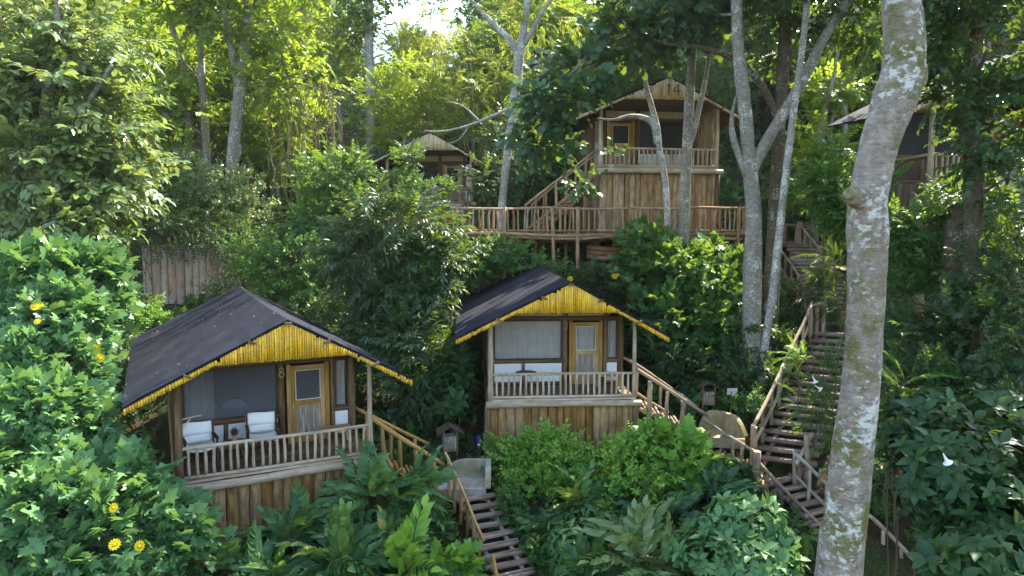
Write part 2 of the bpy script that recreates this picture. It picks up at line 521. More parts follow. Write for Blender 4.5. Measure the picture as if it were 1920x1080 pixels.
# leaves
M['lf_tith'] = leaf_mat('sunflower_leaf', (0.07, 0.165, 0.058), (0.125, 0.265, 0.095), (0.22, 0.37, 0.14), tr=0.3, trans=(0.22, 0.36, 0.04), old=(0.42, 0.40, 0.06))
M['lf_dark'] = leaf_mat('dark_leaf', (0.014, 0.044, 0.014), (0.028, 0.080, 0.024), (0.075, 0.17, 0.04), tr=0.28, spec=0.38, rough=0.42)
M['lf_frond'] = leaf_mat('long_leaf', (0.024, 0.072, 0.026), (0.048, 0.128, 0.044), (0.13, 0.26, 0.06), tr=0.3, spec=0.36, rough=0.42, old=(0.38, 0.30, 0.05))
M['lf_mid'] = leaf_mat('mid_leaf', (0.03, 0.09, 0.022), (0.06, 0.16, 0.035), (0.14, 0.29, 0.05), tr=0.34)
M['lf_bright'] = leaf_mat('bright_leaf', (0.085, 0.22, 0.03), (0.16, 0.34, 0.045), (0.29, 0.46, 0.07), tr=0.38)
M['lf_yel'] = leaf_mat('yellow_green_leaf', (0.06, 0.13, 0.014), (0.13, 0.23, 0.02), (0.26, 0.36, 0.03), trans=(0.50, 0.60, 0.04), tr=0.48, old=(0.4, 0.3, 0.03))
M['lf_pale'] = leaf_mat('pale_leaf', (0.09, 0.17, 0.05), (0.17, 0.26, 0.09), (0.32, 0.36, 0.17), trans=(0.4, 0.45, 0.06), tr=0.35, rough=0.35, spec=0.6)  # sunlight put into the colour, for the plants standing in sun
M['lf_round'] = leaf_mat('round_leaf', (0.022, 0.07, 0.03), (0.04, 0.115, 0.042), (0.085, 0.18, 0.055), trans=(0.3, 0.4, 0.02), tr=0.3, spec=0.5, old=(0.5, 0.42, 0.02))
M['lf_bamboo'] = leaf_mat('bamboo_leaf', (0.06, 0.12, 0.018), (0.13, 0.21, 0.03), (0.27, 0.33, 0.06), trans=(0.55, 0.58, 0.05), tr=0.46)
M['bark_big'] = bark_mat('lichen_bark', (0.19, 0.145, 0.115), (0.40, 0.33, 0.275), (0.58, 0.57, 0.53), 0.37, (0.12, 0.115, 0.02), 0.46)
M['bark_grey'] = bark_mat('grey_bark', (0.15, 0.13, 0.10), (0.36, 0.32, 0.27), (0.60, 0.60, 0.56), 0.37, (0.10, 0.11, 0.03), 0.33, 1.6)
M['bark_white'] = bark_mat('white_bark', (0.20, 0.175, 0.145), (0.43, 0.385, 0.33), (0.64, 0.63, 0.59), 0.40, (0.16, 0.15, 0.08), 0.3, 1.6)
M['bark_dark'] = bark_mat('dark_bark', (0.06, 0.045, 0.03), (0.16, 0.12, 0.08), (0.35, 0.35, 0.3), 0.33, (0.05, 0.06, 0.015), 0.4, 1.6)
M['stem'] = plain('liana_stem', (0.24, 0.18, 0.09), 0.9, mott=0.3)

# ------------------------------------------------------------------ terrain
PROF = {
    'mid':   ([-40, 5, 10, 16, 18.5, 20.5, 25, 29.6, 33, 37, 42, 50, 60, 80, 110, 160, 400], [-16, -11, -10, -8.15, -7.2, -6.75, -5.3, -4.2, -1.0, 0.0, 2.2, 5.2, 8.5, 14, 21, 30, 45]),
    'left':  ([-40, 5, 10, 16, 18.5, 21, 25, 29.6, 33, 38, 42, 50, 60, 80, 110, 160, 400], [-16, -11, -10, -7.9, -7.2, -6.5, -5.3, -4.5, -3.2, 0.0, 2.2, 6.0, 11.0, 22, 36, 52, 66]),
    'right': ([-40, 5, 10, 16, 18.5, 21, 24.8, 29.6, 33, 37, 42, 50, 60, 80, 110, 160, 400], [-16, -11.5, -10.8, -9.0, -8.2, -7.2, -5.1, -2.9, -1.5, 0.5, 3.0, 7.0, 12.0, 23, 37, 54, 68]),
}
def sstep(a, b, x):
    t = np.clip((x - a) / (b - a), 0, 1)
    return t * t * (3 - 2 * t)

def ground(x, y):
    x = np.asarray(x, float); y = np.asarray(y, float)
    x0 = x; x = (x + .15 * (y - 8) * sstep(38, 56, y)) * np.minimum(1, 60 / np.maximum(y, 1))   # the hollow drifts left up the slope
    m = np.interp(y, *PROF['mid']); l = np.interp(y, *PROF['left']); r = np.interp(y, *PROF['right'])
    wl = 1 - sstep(-9, -3, x); wr = sstep(5.2, 7.8, x)
    z = m * (1 - wl - wr) + l * wl + r * wr
    x = x0
    z = z + np.clip(x - 13.5, 0, 60) * 0.34 + np.clip(-x - 16, 0, 60) * 0.22
    z = z + 0.10 * np.sin(x * 1.3 + y * .7) + 0.07 * np.sin(x * 2.9 - y * 2.1) + 0.25 * sstep(34, 45, y) * np.sin(x * .5 + y * .33)
    return z

def gz(x, y): return float(ground(x, y))

def build_terrain():
    xs = np.concatenate([np.linspace(-400, -60, 18, endpoint=False), np.linspace(-60, -22, 30, endpoint=False), np.linspace(-22, 24, 116, endpoint=False), np.linspace(24, 60, 26, endpoint=False), np.linspace(60, 400, 18)])
    ys = np.concatenate([np.linspace(-60, 6, 14, endpoint=False), np.linspace(6, 44, 100, endpoint=False), np.linspace(44, 120, 50, endpoint=False), np.linspace(120, 420, 20)])
    X, Y = np.meshgrid(xs, ys)
    Z = ground(X, Y)
    V = np.stack([X, Y, Z], -1).reshape(-1, 3)
    nx, ny = len(xs), len(ys)
    F = [(j * nx + i, j * nx + i + 1, (j + 1) * nx + i + 1, (j + 1) * nx + i) for j in range(ny - 1) for i in range(nx - 1)]
    me = bpy.data.meshes.new('hillside_ground')
    me.from_pydata(V.tolist(), [], F)
    me.materials.append(M['soil'])
    me.polygons.foreach_set("use_smooth", [True] * len(F))
    o = link('ground', me)
    o['kind'] = 'structure'
build_terrain()
# ------------------------------------------------------------------ cabins
PKX, PKZ = 0.15, 3.44
LX, LZ, RX, RZ = -3.12, 1.87, 2.97, 1.88
def roof_z(x):
    if x < PKX: return LZ + (PKZ - LZ) * (x - LX) / (PKX - LX)
    return RZ + (PKZ - RZ) * (RX - x) / (RX - PKX)
ROOF_CACHE = {}
RF0 = -0.5

def roof_mesh(seed, RF1):
    random.seed(seed)
    mb = MB()
    nxs = 9
    xs = [LX + (PKX - LX) * i / nxs for i in range(nxs + 1)] + [PKX + (RX - PKX) * i / nxs for i in range(1, nxs + 1)]
    nys = 16
    ys = [RF0 + (RF1 - RF0) * j / nys for j in range(nys + 1)]
    cols = []
    for j, y in enumerate(ys):
        row = []
        for i, x in enumerate(xs):
            dz = random.uniform(-.008, .012)
            sag = -0.05 * math.sin(PI * j / nys) * (1 if i not in (0, len(xs) - 1) else .4)
            e = 0.05 if i in (0, len(xs) - 1) else 0
            row.append(Vector((x + (random.uniform(-.015, .015) if e else 0), y + (random.uniform(-.02, .02) if j in (0, nys) else 0), roof_z(x) + dz + sag - e * .4)))
        cols.append(row)
    th = Vector((0, 0, -0.05))
    L1 = math.hypot(PKX - LX, PKZ - LZ)
    n = len(xs)
    def sd(i):
        return abs(xs[i] - PKX) / math.cos(math.atan2(PKZ - LZ, PKX - LX)) + (20 if xs[i] > PKX else 0)
    base = len(mb.v)
    for row in cols: mb.v.extend(row)
    low = len(mb.v)
    for row in cols: mb.v.extend(p + th for p in row)
    for j in range(nys):
        for i in range(n - 1):
            q = (j * n + i, j * n + i + 1, (j + 1) * n + i + 1, (j + 1) * n + i)
            uv = [(ys[j], sd(i)), (ys[j], sd(i + 1)), (ys[j + 1], sd(i + 1)), (ys[j + 1], sd(i))]
            mb.face(tuple(base + k for k in q), uv, .5, 0)
            mb.face(tuple(low + k for k in q[::-1]), [(a * 1.0, b) for a, b in uv[::-1]], .4, 1)
    def rim(ia, ib):
        mb.face((ia, ib, ib + low - base, ia + low - base), [(0, 0), (.1, 0), (.1, .05), (0, .05)], .5, 0)
    for i in range(n - 1):
        rim(i + 1, i); rim(nys * n + i, nys * n + i + 1)
    for j in range(nys):
        rim(j * n, (j + 1) * n); rim((j + 1) * n + n - 1, j * n + n - 1)
    return mb

def gable_mesh(seed, full=False):
    """bamboo canes side by side: the gable infill and the band along both eaves"""
    random.seed(seed)
    mb = MB()
    x = LX + .03
    y0 = RF0 + 0.02
    while x < RX - .03:
        w = random.uniform(.046, .06)
        cx = x + w / 2
        top = roof_z(cx) - .07 - (random.uniform(0.02, .07) if random.random() < .08 else 0)
        if cx < -1.37: bot = LZ - .20 + (2.54 - (LZ - .20)) * (cx - LX) / (-1.37 - LX)
        elif cx > 1.49: bot = RZ - .20 + (2.54 - (RZ - .20)) * (RX - cx) / (RX - 1.49)
        else: bot = 2.54
        bot += random.uniform(-.012, .012)
        if bot > top - .06: bot = top - .1
        yy = y0 + random.uniform(-.006, .006)
        mb.tube([(cx, yy, bot), (cx + random.uniform(-.006, .006), yy, (bot + top) / 2), (cx, yy, top)], w / 2 * 1.02, 7, wob=.04)
        x += w
    return mb

def baluster_mesh(seed, mat):
    random.seed(seed)
    mb = MB()
    mb.log((0, 0, .06), (random.uniform(-.015, .015), 0, .69), .036, 8, bend=.013, taper=.95, wob=.07, nseg=5)
    return mb.mesh('baluster', mat)

def curtain_mesh(x0, x1, z0, z1, y, amp=.03, wl=.11):
    mb = MB()
    n = max(8, int((x1 - x0) / wl * 6))
    ph = random.random() * 6
    rows = []
    for k in range(6):
        z = z0 + (z1 - z0) * k / 5
        row = []
        for i in range(n + 1):
            x = x0 + (x1 - x0) * i / n
            p = amp * (math.sin(2 * PI * (x - x0) / wl + ph + .5 * math.sin(x * 5 + k * .25)) + .5 * math.sin(2 * PI * (x - x0) / wl * .43 + k * .2))
            row.append(Vector((x, y + p * (1.15 - .08 * k), z + (random.uniform(-.006, .006) if k == 0 else 0))))
        rows.append(row)
    b = 0
    for r_ in rows: mb.v.extend(r_)
    for k in range(5):
        for i in range(n):
            q = (k * (n + 1) + i, k * (n + 1) + i + 1, (k + 1) * (n + 1) + i + 1, (k + 1) * (n + 1) + i)
            mb.face(q, [(0, 0), (1, 0), (1, 1), (0, 1)], .5, 0, True)
    return mb

DIG = {
    '8': [[(math.cos(a) * .042, .058 + math.sin(a) * .045) for a in [2 * PI * i / 14 for i in range(15)]],
          [(math.cos(a) * .052, -.05 + math.sin(a) * .058) for a in [2 * PI * i / 14 for i in range(15)]]],
    '7': [[(-.05, .10), (.05, .10), (-.01, -.105)]],
    '1': [[(-.03, .07), (0.01, .11), (.0, -.11)]],
    '4': [[(.035, -.11), (.03, .11), (-.06, -.03), (.075, -.03)]],
}
def digits(text, h, mat, parent, loc, gap=.14, rad=.011):
    mb = MB()
    s = h / .22
    for k, ch in enumerate(text):
        for st in DIG[ch]:
            pts = [(loc[0] + (x + (k - (len(text) - 1) / 2) * gap) * s, loc[1], loc[2] + z * s) for x, z in st]
            mb.tube(pts, rad * s, 6, wob=.1)
    return mb.build('house_number', mat, parent)

def cabin(label, pos, rz, s=1.0, number=None, yellow=True, flip=False, base_h=2.0, curtains='part', slab='slab', railmat='log_grey',
          cat='cabin', side_wall=False, tan_rail=False, open_right=True, length=9.1, panels=True, glass='glass', sz=1.0, seed=1, pale_post=True, group='thatch-gabled log cabins on the slope', plain_num=None):
    random.seed(seed)
    RF1 = length
    root = thing('log_cabin', label, cat, pos, rz, 'log cabins on the jungle slope', s)
    fx = -1 if flip else 1
    root.scale.z = s * sz
    # roof and its bamboo gable
    roof = roof_mesh(seed + 3, RF1).build('roof', [M['felt'], M['ceil']], root)
    gable_mesh(seed + 5).build('bamboo_gable', M['bamboo_y'] if yellow else M['bamboo_t'], roof)
    bg = MB()
    bg.quad([(LX + .1, RF1 - .5, LZ), (RX - .1, RF1 - .5, RZ), (PKX, RF1 - .5, PKZ - .08)])
    bg.build('rear_gable', M[slab], roof)
    # small broken ends of battens under the ridge
    for x in (PKX, -.62, .98, -1.9, 2.1):
        bt = MB(); bt.box((x, RF0 + .0, roof_z(x) - .085), (.16, .12, .05), Matrix.Rotation(-.45 if x > PKX else .45 if x < PKX else 0, 3, 'Y'), jit=.01)
        bt.build('batten', M['log_brown'], roof)
    # dead leaves that have dropped on the roof
    fl = MB()
    for k in range(30):
        x = random.uniform(LX + .2, RX - .2); y = random.uniform(RF0 + .1, RF1 - .4)
        a_ = random.uniform(0, 6.28); l_ = random.uniform(.025, .06); sl = (PKZ - LZ) / (PKX - LX) if x < PKX else -(PKZ - RZ) / (RX - PKX)
        t_ = Vector((math.cos(a_), math.sin(a_), math.cos(a_) * sl)) * l_; q_ = Vector((-math.sin(a_), math.cos(a_), -math.sin(a_) * sl)) * l_ * .4
        p_ = Vector((x, y, roof_z(x) - .05 * math.sin(PI * (y - RF0) / (RF1 - RF0)) + .03))
        fl.quad([p_ - t_, p_ - q_ + Vector((0, 0, .012)), p_ + t_, p_ + q_ + Vector((0, 0, .01))], rnd=random.random())
    fl.build('fallen_leaves', M['deadleaf'], roof)
    # porch ceiling, level, with a sloping soffit on each side
    c = MB()
    y = RF0 + .1
    while y < 1.62:
        c.box((.06, y + .06, 2.53), (2.86, .115, .03)); y += .125
    c.build('porch_ceiling', M['ceil'], root)
    # deck boards and the big edge log
    d = MB()
    y = .02
    while y < 1.75:
        d.box((0, y + .06, -.03), (4.25, .12, .05)); y += .128
    d.build('deck', M['log_brown'], root)
    e = MB()
    e.log((-2.24, -.07, -.17), (2.3, -.07, -.18), .105, 12, bend=.006, taper=.93, wob=.05, nseg=9)
    e.build('edge_log', M['log_grey'], root)
    # posts
    for x, rr, mt in ((-2.1, .085, 'log_grey' if pale_post else 'log_brown'), (2.1, .065, 'log_grey')):
        p = MB(); p.log((x, 0, -.05), (x + random.uniform(-.02, .02), 0, roof_z(x) - .06), rr, 10, bend=.008, taper=.85, wob=.05, nseg=7)
        p.build('porch_post', M[mt], root)
    # railing
    rl = MB()
    rl.log((-2.12, 0, .70), (2.12, 0, .70), .045, 10, bend=.005, taper=.95, wob=.06, nseg=9)
    rl.log((-2.1, 0, .045), (2.1, 0, .045), .042, 10, bend=.004, taper=.95, wob=.05, nseg=7)
    rl.box((0, -.015, -.035), (4.26, .1, .05))
    rl.log((-2.12, 0, .70), (-2.05, 1.62, .70), .04, 8, nseg=4)
    if not open_right: rl.log((2.1, 0, .70), (2.05, 1.62, .70), .04, 8, nseg=4)
    rail = rl.build('railing', M[railmat], root)
    bms = [baluster_mesh(seed * 31 + k, M['log_pale'] if (tan_rail and k % 3) else M[railmat]) for k in range(6)]
    nb = 24
    for i in range(nb):
        x = -2.0 + 4.0 * (i + .5) / nb + random.uniform(-.014, .014)
        link('baluster', bms[(i * 5 + i // 3) % 6], rail, (x, 0, 0), (0, random.uniform(-.02, .02), random.uniform(0, 6)))
    # base of upright half-log slabs
    b = MB()
    x = -2.13
    while x < 2.12:
        w = random.uniform(.17, .27)
        lo = -base_h - random.uniform(0, .15)
        b.log((x + w / 2, .1 + random.uniform(-.01, .02), lo), (x + w / 2 + random.uniform(-.015, .015), .1, -.13), w / 2 * 1.06, 9, bend=.004, taper=random.uniform(.92, 1.05), wob=.03, nseg=6, ell=(1, .45), side=(1, 0, 0))
        x += w
    for sx in (-2.12, 2.12):
        y = .2
        while y < RF1 - .7:
            w = random.uniform(.2, .3)
            b.log((sx, y + w / 2, -base_h), (sx, y + w / 2, -.05), w / 2 * 1.04, 6, bend=.003, taper=1, wob=.03, nseg=2, ell=(1, .45), side=(0, 1, 0))
            y += w
    b.build('base_wall', M[slab], root)
    for sx in (-1, 1):
        cl = MB(); cl.log((2.2 * sx, .08, -base_h - .3), (2.17 * sx, .08, -.2), .115, 10, nseg=6)
        cl.build('corner_log', M['log_brown'], root)
    # side walls of upright slabs
    for sx in (-2.1, 2.1):
        w_ = MB(); y = 1.62
        while y < RF1 - .6:
            w = random.uniform(.18, .26)
            w_.log((sx, y + w / 2, -.05), (sx, y + w / 2, roof_z(sx) - .1), w / 2 * 1.05, 6, bend=.002, taper=1, wob=.02, nseg=3, ell=(1, .4), side=(0, 1, 0))
            y += w
        w_.build('side_wall', M['log_brown'], root)
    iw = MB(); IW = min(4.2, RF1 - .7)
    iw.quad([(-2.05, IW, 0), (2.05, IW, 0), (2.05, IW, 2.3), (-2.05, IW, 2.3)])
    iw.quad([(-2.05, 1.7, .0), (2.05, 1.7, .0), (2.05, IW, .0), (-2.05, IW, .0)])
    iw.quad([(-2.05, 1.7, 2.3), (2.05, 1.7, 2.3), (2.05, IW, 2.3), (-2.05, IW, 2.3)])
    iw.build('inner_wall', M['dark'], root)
    if side_wall:
        sw = MB(); y = .12
        while y < 1.6:
            sw.log((2.06, y + .05, 0), (2.06, y + .05, 2.35), .055, 7, nseg=3, taper=1, bend=.003); y += .1
        sw.build('porch_side_wall', M['slab_tan'], root)
    # front wall
    Y = 1.66
    def X(a, b): return (a, b) if fx > 0 else (-b, -a)
    fw = MB()
    def post(x, r=.07, z1=2.46, z0=0.0):
        z1 = min(z1, roof_z(fx * x) - .16)
        fw.log((fx * x, Y, z0), (fx * x, Y, z1), r, 9, nseg=5, bend=.004, taper=1, wob=.05)
    post(-2.03, .09); post(.30, .085); post(1.56, .06); post(2.05, .10)
    fw.log((-2.1, Y - .03, 2.13), (2.1, Y - .03, 2.13), .06, 9, nseg=6, bend=.004, taper=1)
    x0, x1 = X(.38, 1.5)
    fw.box(((x0 + x1) / 2, Y + .03, 2.07), (x1 - x0, .08, .07))
    # below-window frame
    x0, x1 = X(-1.95, .22)
    for z in (.08, .74): fw.log((x0, Y, z), (x1, Y, z), .05, 8, nseg=4, bend=.003, taper=1)
    fw.log(((x0 + x1) / 2 - fx * .15, Y, .1), ((x0 + x1) / 2 - fx * .15, Y, .74), .06, 8, nseg=3)
    x2, x3 = X(1.6, 1.97)
    for z in (.08, .74): fw.log((x2, Y, z), (x3, Y, z), .045, 8, nseg=3, bend=.003, taper=1)
    wall = fw.build('front_wall', M['log_brown'], root)
    cb = MB(); cb.box((0.05, Y + .04, 2.33), (3.3, .06, .28)); cb.build('cream_band', M['cream'], wall)
    xm = (x0 + x1) / 2 - fx * .15
    for a, b2 in ((x0 + .03, xm - .05), (xm + .05, x1 - .03), (x2 + .02, x3 - .02)):
        pn = MB(); pn.box(((a + b2) / 2, Y + .01, .41), (b2 - a, .03, .58)); pn.build('wall_panel', M['white' if panels else 'log_dark'], wall)
    for (a, b2) in ((x0, x1), (x2, x3)):
        fr = MB(); t = .045
        fr.box((a + t / 2, Y, 1.44), (t, .09, 1.26)); fr.box((b2 - t / 2, Y, 1.44), (t, .09, 1.26))
        fr.box(((a + b2) / 2, Y, 2.05), (b2 - a - 2 * t - .004, .08, t)); fr.box(((a + b2) / 2, Y, .83), (b2 - a - 2 * t - .004, .08, t))
        f = fr.build('window', M['log_dark'], root)
        sl = MB(); sl.log((a - .03, Y - .09, .79), (b2 + .03, Y - .09, .79), .04, 8, nseg=4, bend=.004); sl.build('sill', M['log_brown'], f)
        wdt0 = b2 - a
        pg = MB(); pg.box(((a + b2) / 2, Y, 1.44), (b2 - a - 2 * t - .01, .008, 1.17)); pg.build('pane', M[glass if wdt0 > .6 else 'glass'], f)
        wdt = b2 - a
        if curtains == 'full' or (wdt < .6 and curtains != 'none'):
            cm = curtain_mesh(a + .05, b2 - .05, .84, 2.05, Y + .1, amp=.018 if wdt > .6 else .03, wl=.16 if wdt > .6 else .09)
        elif curtains == 'none': continue
        else:
            cm = curtain_mesh(a + .05, a + .05 + wdt * .30, .84, 2.05, Y + .1, .035, .12)
        cm.build('curtain', M['curtain'], f)
    # door
    a, b2 = X(.42, 1.47)
    df = MB()
    for xx in (a + .05, b2 - .05): df.box((xx, Y - .01, 1.02), (.10, .11, 2.03))
    dfo = df.build('door_frame', M['honey'], root)
    a += .105; b2 -= .105
    dd = MB(); st = .12
    dd.box((a + st / 2, Y, 1.0), (st, .05, 1.96)); dd.box((b2 - st / 2, Y, 1.0), (st, .05, 1.96))
    for z, h in ((1.92, .12), (1.04, .13), (.08, .14)): dd.box(((a + b2) / 2, Y, z), (b2 - a - 2 * st - .004, .048, h))
    door = dd.build('door', M['honey'], root)
    pb = MB(); nx_ = 9; ww = (b2 - a - 2 * st) / nx_
    for i in range(nx_): pb.box((a + st + ww * (i + .5), Y - .004, .565), (ww - .006, .03, .81))
    pb.build('door_panel', M['old_panel'], door)
    dg = MB(); dg.box(((a + b2) / 2, Y, 1.48), (b2 - a - 2 * st - .005, .008, .75)); dg.build('pane', M[glass], door)
    wf = MB()
    for z in (1.112, 1.852): wf.box(((a + b2) / 2, Y - .028, z), (b2 - a - 2 * st, .012, .014))
    for xx in (a + st, b2 - st): wf.box((xx, Y - .028, 1.482), (.014, .012, .75))
    wf.build('glazing_bead', M['white'], door)
    if curtains == 'full':
        curtain_mesh(a + st, b2 - st, 1.1, 1.88, Y + .08, .015, .14).build('curtain', M['curtain'], door)
    hd = MB(); hx = a + .05 if fx > 0 else b2 - .05
    hd.box((hx, Y - .03, 1.0), (.035, .012, .15)); hd.tube([(hx, Y - .03, 1.03), (hx, Y - .085, 1.03), (hx + .10 * fx, Y - .09, 1.03)], .011, 7)
    hd.build('handle', M['brass'], door)
    if number:
        digits(number, .25, M['num'], root, (fx * .30, Y - .11, 1.86))
    if plain_num:
        digits(plain_num, .42, M['num_dark'], root, (.25, RF0 - .03, 2.92), .14, .012)
    return root

C8, C7, C14 = Vector((-5.27, 15.8, -5.5)), Vector((1.48, 20.3, -5.01)), Vector((6.40, 31.2, 2.52))
cabin8 = cabin('log cabin with the 8 beside its door, two white chairs on its porch', C8, R(27.0), 1.0, number='8', curtains='part', glass='screen', railmat='log_grey', tan_rail=True, seed=11, pale_post=False)
cabin7 = cabin('log cabin with the 7 beside its door and closed grey curtains', C7, R(4), 1.0, number='7', curtains='full', seed=23)
cabin14 = cabin('tall tan cabin above the walkway with twig number 14 on its gable', C14, R(7), 1.24, yellow=False, flip=True, glass='screen_dark', sz=.88, base_h=2.85, slab='slab_tan', railmat='log_pale', side_wall=True, open_right=False, seed=37, plain_num='14')
C10 = at(805, 394, 35.5)
cabin10 = cabin('low plain cabin behind the tall shrub at the left end of walkway', (C10.x, 35.5, 1.1), R(-3), 1.0, yellow=False, base_h=1.3, slab='slab_tan', railmat='walk', glass='screen_dark', curtains='none', seed=41)
cR = at(1848, 342, 24.2)
cabinR = cabin('shaded cabin high on stilts behind the big lichen-covered trunk', (cR.x, 23.6, cR.z), R(9), 1.2, yellow=False, base_h=1.3, slab='log_brown', railmat='log_grey', seed=53, length=3.2, curtains='none', panels=False, glass='screen_dark')

def stilts(root, zs):
    for x in (-2, 2):
        for y in (.3, 2.6):
            mb = MB(); mb.log((x, y, zs), (x, y, -1.2), .12, 8, nseg=4); mb.build('stilt', M['log_brown'], root)
stilts(cabinR, -5.0)

# weathered plank wall, the base of a cabin swallowed by creepers
def plank_wall():
    a = at(266, 470, 31.5); b = at(440, 470, 32.6)
    root = thing('plank_wall', 'weathered pinkish plank wall half buried in creepers behind the left cabin roof', 'wall', (a.x, a.y, a.z))
    d = (b - a); L = math.hypot(d.x, d.y); ex = Vector((d.x / L, d.y / L, 0))
    mb = MB(); x = 0
    while x < L:
        w = random.uniform(.24, .38)
        p = ex * (x + w / 2)
        lo = p + Vector((0, 0, -3.8 - random.uniform(0, .2)))
        mb.log(lo, p + Vector((0, 0, .25)), w / 2 * 1.03, 9, bend=.003, taper=random.uniform(.95, 1.0), wob=.025, nseg=6, ell=(1, .4), side=ex)
        x += w
    mb.build('planks', M['slab_pink'], root)
    t = MB()
    for z in (-.1, -3.0): t.log((-.2, .16, z), ex * L + Vector((.2, .16, z)), .08, 8)
    t.log((-.9, .1, -.55), (0.1, .1, -.5), .07, 8)
    t.build('cross_log', M['log_brown'], root)
plank_wall()

# ------------------------------------------------------------------ stairs and handrails
def rail_part(root, pts, r, mat, post_xy=None, post_n=0, drop=0.9, second=None, post_r=None, ends=True, foot=None):
    """a log handrail along pts with upright posts; second = drop of a lower rail"""
    pts = [Vector(p) for p in pts]
    for a, b in zip(pts[:-1], pts[1:]):
        mb = MB(); d = (b - a).normalized() * .06
        mb.log(a - d, b + d, r, 9, bend=.012, taper=.93, wob=.05, nseg=7)
        mb.build('handrail', M[mat], root)
        if second:
            m2 = MB(); dz = Vector((0, 0, -second)); m2.log(a + dz, b + dz, r * .9, 8, bend=.012, nseg=6); m2.build('lower_rail', M[mat], root)
    tot = [0]
    for a, b in zip(pts[:-1], pts[1:]): tot.append(tot[-1] + (b - a).length)
    for i in range(post_n):
        t = tot[-1] * (i + (0 if ends else .5)) / (max(1, post_n - 1) if ends else post_n)
        for k in range(len(pts) - 1):
            if t <= tot[k + 1] + 1e-6:
                p = pts[k].lerp(pts[k + 1], (t - tot[k]) / (tot[k + 1] - tot[k])); break
        mb = MB(); pr = post_r or r * 1.05
        top = .05 if (ends and i in (0, post_n - 1)) else -.02
        mb.log(p + Vector((random.uniform(-.03, .03), 0, -drop - random.uniform(.1, .3))), p + Vector((0, 0, top)), pr, 8, bend=.015, wob=.07, nseg=5)
        mb.build('post', M[mat], root)

def steps(root, p0, p1, n, w, mat='tread', logs=2, thick=.055, skew=0.0):
    p0 = Vector(p0); p1 = Vector(p1)
    d = p1 - p0; h = Vector((d.x, d.y, 0)).normalized()
    side = Vector((h.y, -h.x, 0))
    side = (Matrix.Rotation(skew, 3, 'Z') @ side)
    for i in range(n):
        p = p0.lerp(p1, (i + .5) / n)
        mb = MB()
        for k in range(logs):
            o = h * ((k - (logs - 1) / 2) * thick * 2.05)
            ww = w / 2 + random.uniform(-.05, .05)
            a = p + o - side * ww; b = p + o + side * ww
            a.z += random.uniform(-.015, .015); b.z += random.uniform(-.015, .015)
            mb.log(a, b, thick, 8, bend=.006, taper=.95, wob=.07, nseg=5, ell=(1, .8))
        mb.build('step', M[mat], root)
    for s_ in (-.32, .32):
        mb = MB(); o = side * (w * s_) + Vector((0, 0, -.12))
        mb.log(p0 + o - d * .03, p1 + o + d * .03, .07, 8, bend=.006, nseg=6)
        mb.build('stringer', M[mat], root)

# flight that drops from cabin 8's porch to the concrete landing
s = thing('porch_steps', 'honey-coloured log steps with two handrails leading off the porch of cabin 8', 'stairs', at(700, 850, 17.6))
inv = Matrix.Translation(-s.location)
def local(root, *ps): return [Vector(p) - root.location for p in ps]
rail_part(s, local(s, at(700, 785, 17.3), at(829, 870, 17.9)), .058, 'honey_log', post_n=4, drop=.85, ends=False)
rail_part(s, local(s, at(664, 764, 18.6), at(800, 831, 19.2)), .05, 'honey_log', post_n=3, drop=.85, ends=False)
steps(s, local(s, at(690, 852, 17.9))[0], local(s, at(828, 912, 18.5))[0], 6, 1.1, 'honey_log')

# curved concrete landing at the head of the lower steps
def landing(label, mat, c, rz, w, dp, sides, h=.45):
    root = thing('concrete_landing', label, 'landing', c, rz)
    mb = MB()
    mb.box((0, 0, -.15), (w, dp, .3))
    mb.build('slab', M[mat], root)
    for (x0, y0, x1, y1) in sides:
        a = Vector((x0, y0, 0)); b = Vector((x1, y1, 0)); d = (b - a).normalized(); nrm = Vector((-d.y, d.x, 0))
        mb = MB(); n = 12
        L = (b - a).length
        prof = []
        for i in range(n + 1):
            t = i / n
            hh = h * (1 - max(0, (t - .45) / .55) ** 2.2 * .9)
            prof.append((a.lerp(b, t), hh))
        for sgn in (-1, 1):
            for i in range(n):
                p, hp = prof[i]; q, hq = prof[i + 1]
                o = nrm * .075 * sgn
                qd = [p + o, q + o, q + o + Vector((0, 0, hq)), p + o + Vector((0, 0, hp))]
                mb.quad(qd if sgn < 0 else qd[::-1])
        for i in range(n):
            p, hp = prof[i]; q, hq = prof[i + 1]; o = nrm * .075
            mb.quad([p - o + Vector((0, 0, hp)), q - o + Vector((0, 0, hq)), q + o + Vector((0, 0, hq)), p + o + Vector((0, 0, hp))])
        for (p, hp) in (prof[0], prof[-1]):
            o = nrm * .075
            mb.quad([p - o, p + o, p + o + Vector((0, 0, hp)), p - o + Vector((0, 0, hp))])
        mb.build('parapet', M[mat], root)
    return root
la = at(868, 903, 18.3)
landing('grey concrete landing with low curved walls at the head of the log steps', 'concrete', la, R(0), 1.25, 1.1,
        [(.60, .47, -.62, .47), (.66, .55, .68, -.50)])
lb = at(1350, 812, 21.0)
landing('mossy yellowish concrete landing beside the bin, right of cabin 7', 'concrete_m', lb, R(-12), 1.35, 1.0,
        [(.06, .5, -.6, .5), (.05, .56, .72, -.3)], h=.55)

# lower left steps
s = thing('garden_steps', 'narrow flight of dark half-log steps at the bottom centre between shrubs', 'stairs', at(898, 930, 17.6))
p0, p1 = at(888, 926, 17.75), at(978, 1108, 15.5)
steps(s, *local(s, p1, p0), 10, 1.05, skew=R(-3))
rail_part(s, local(s, at(836, 852, 17.9), at(872, 930, 17.0), at(906, 1010, 16.2)), .04, 'honey_log', post_n=6, drop=.75, ends=False, post_r=.05)
rail_part(s, local(s, at(925, 1045, 15.6), at(935, 1100, 15.3)), .04, 'honey_log', post_n=2, drop=.75, ends=False, post_r=.05)

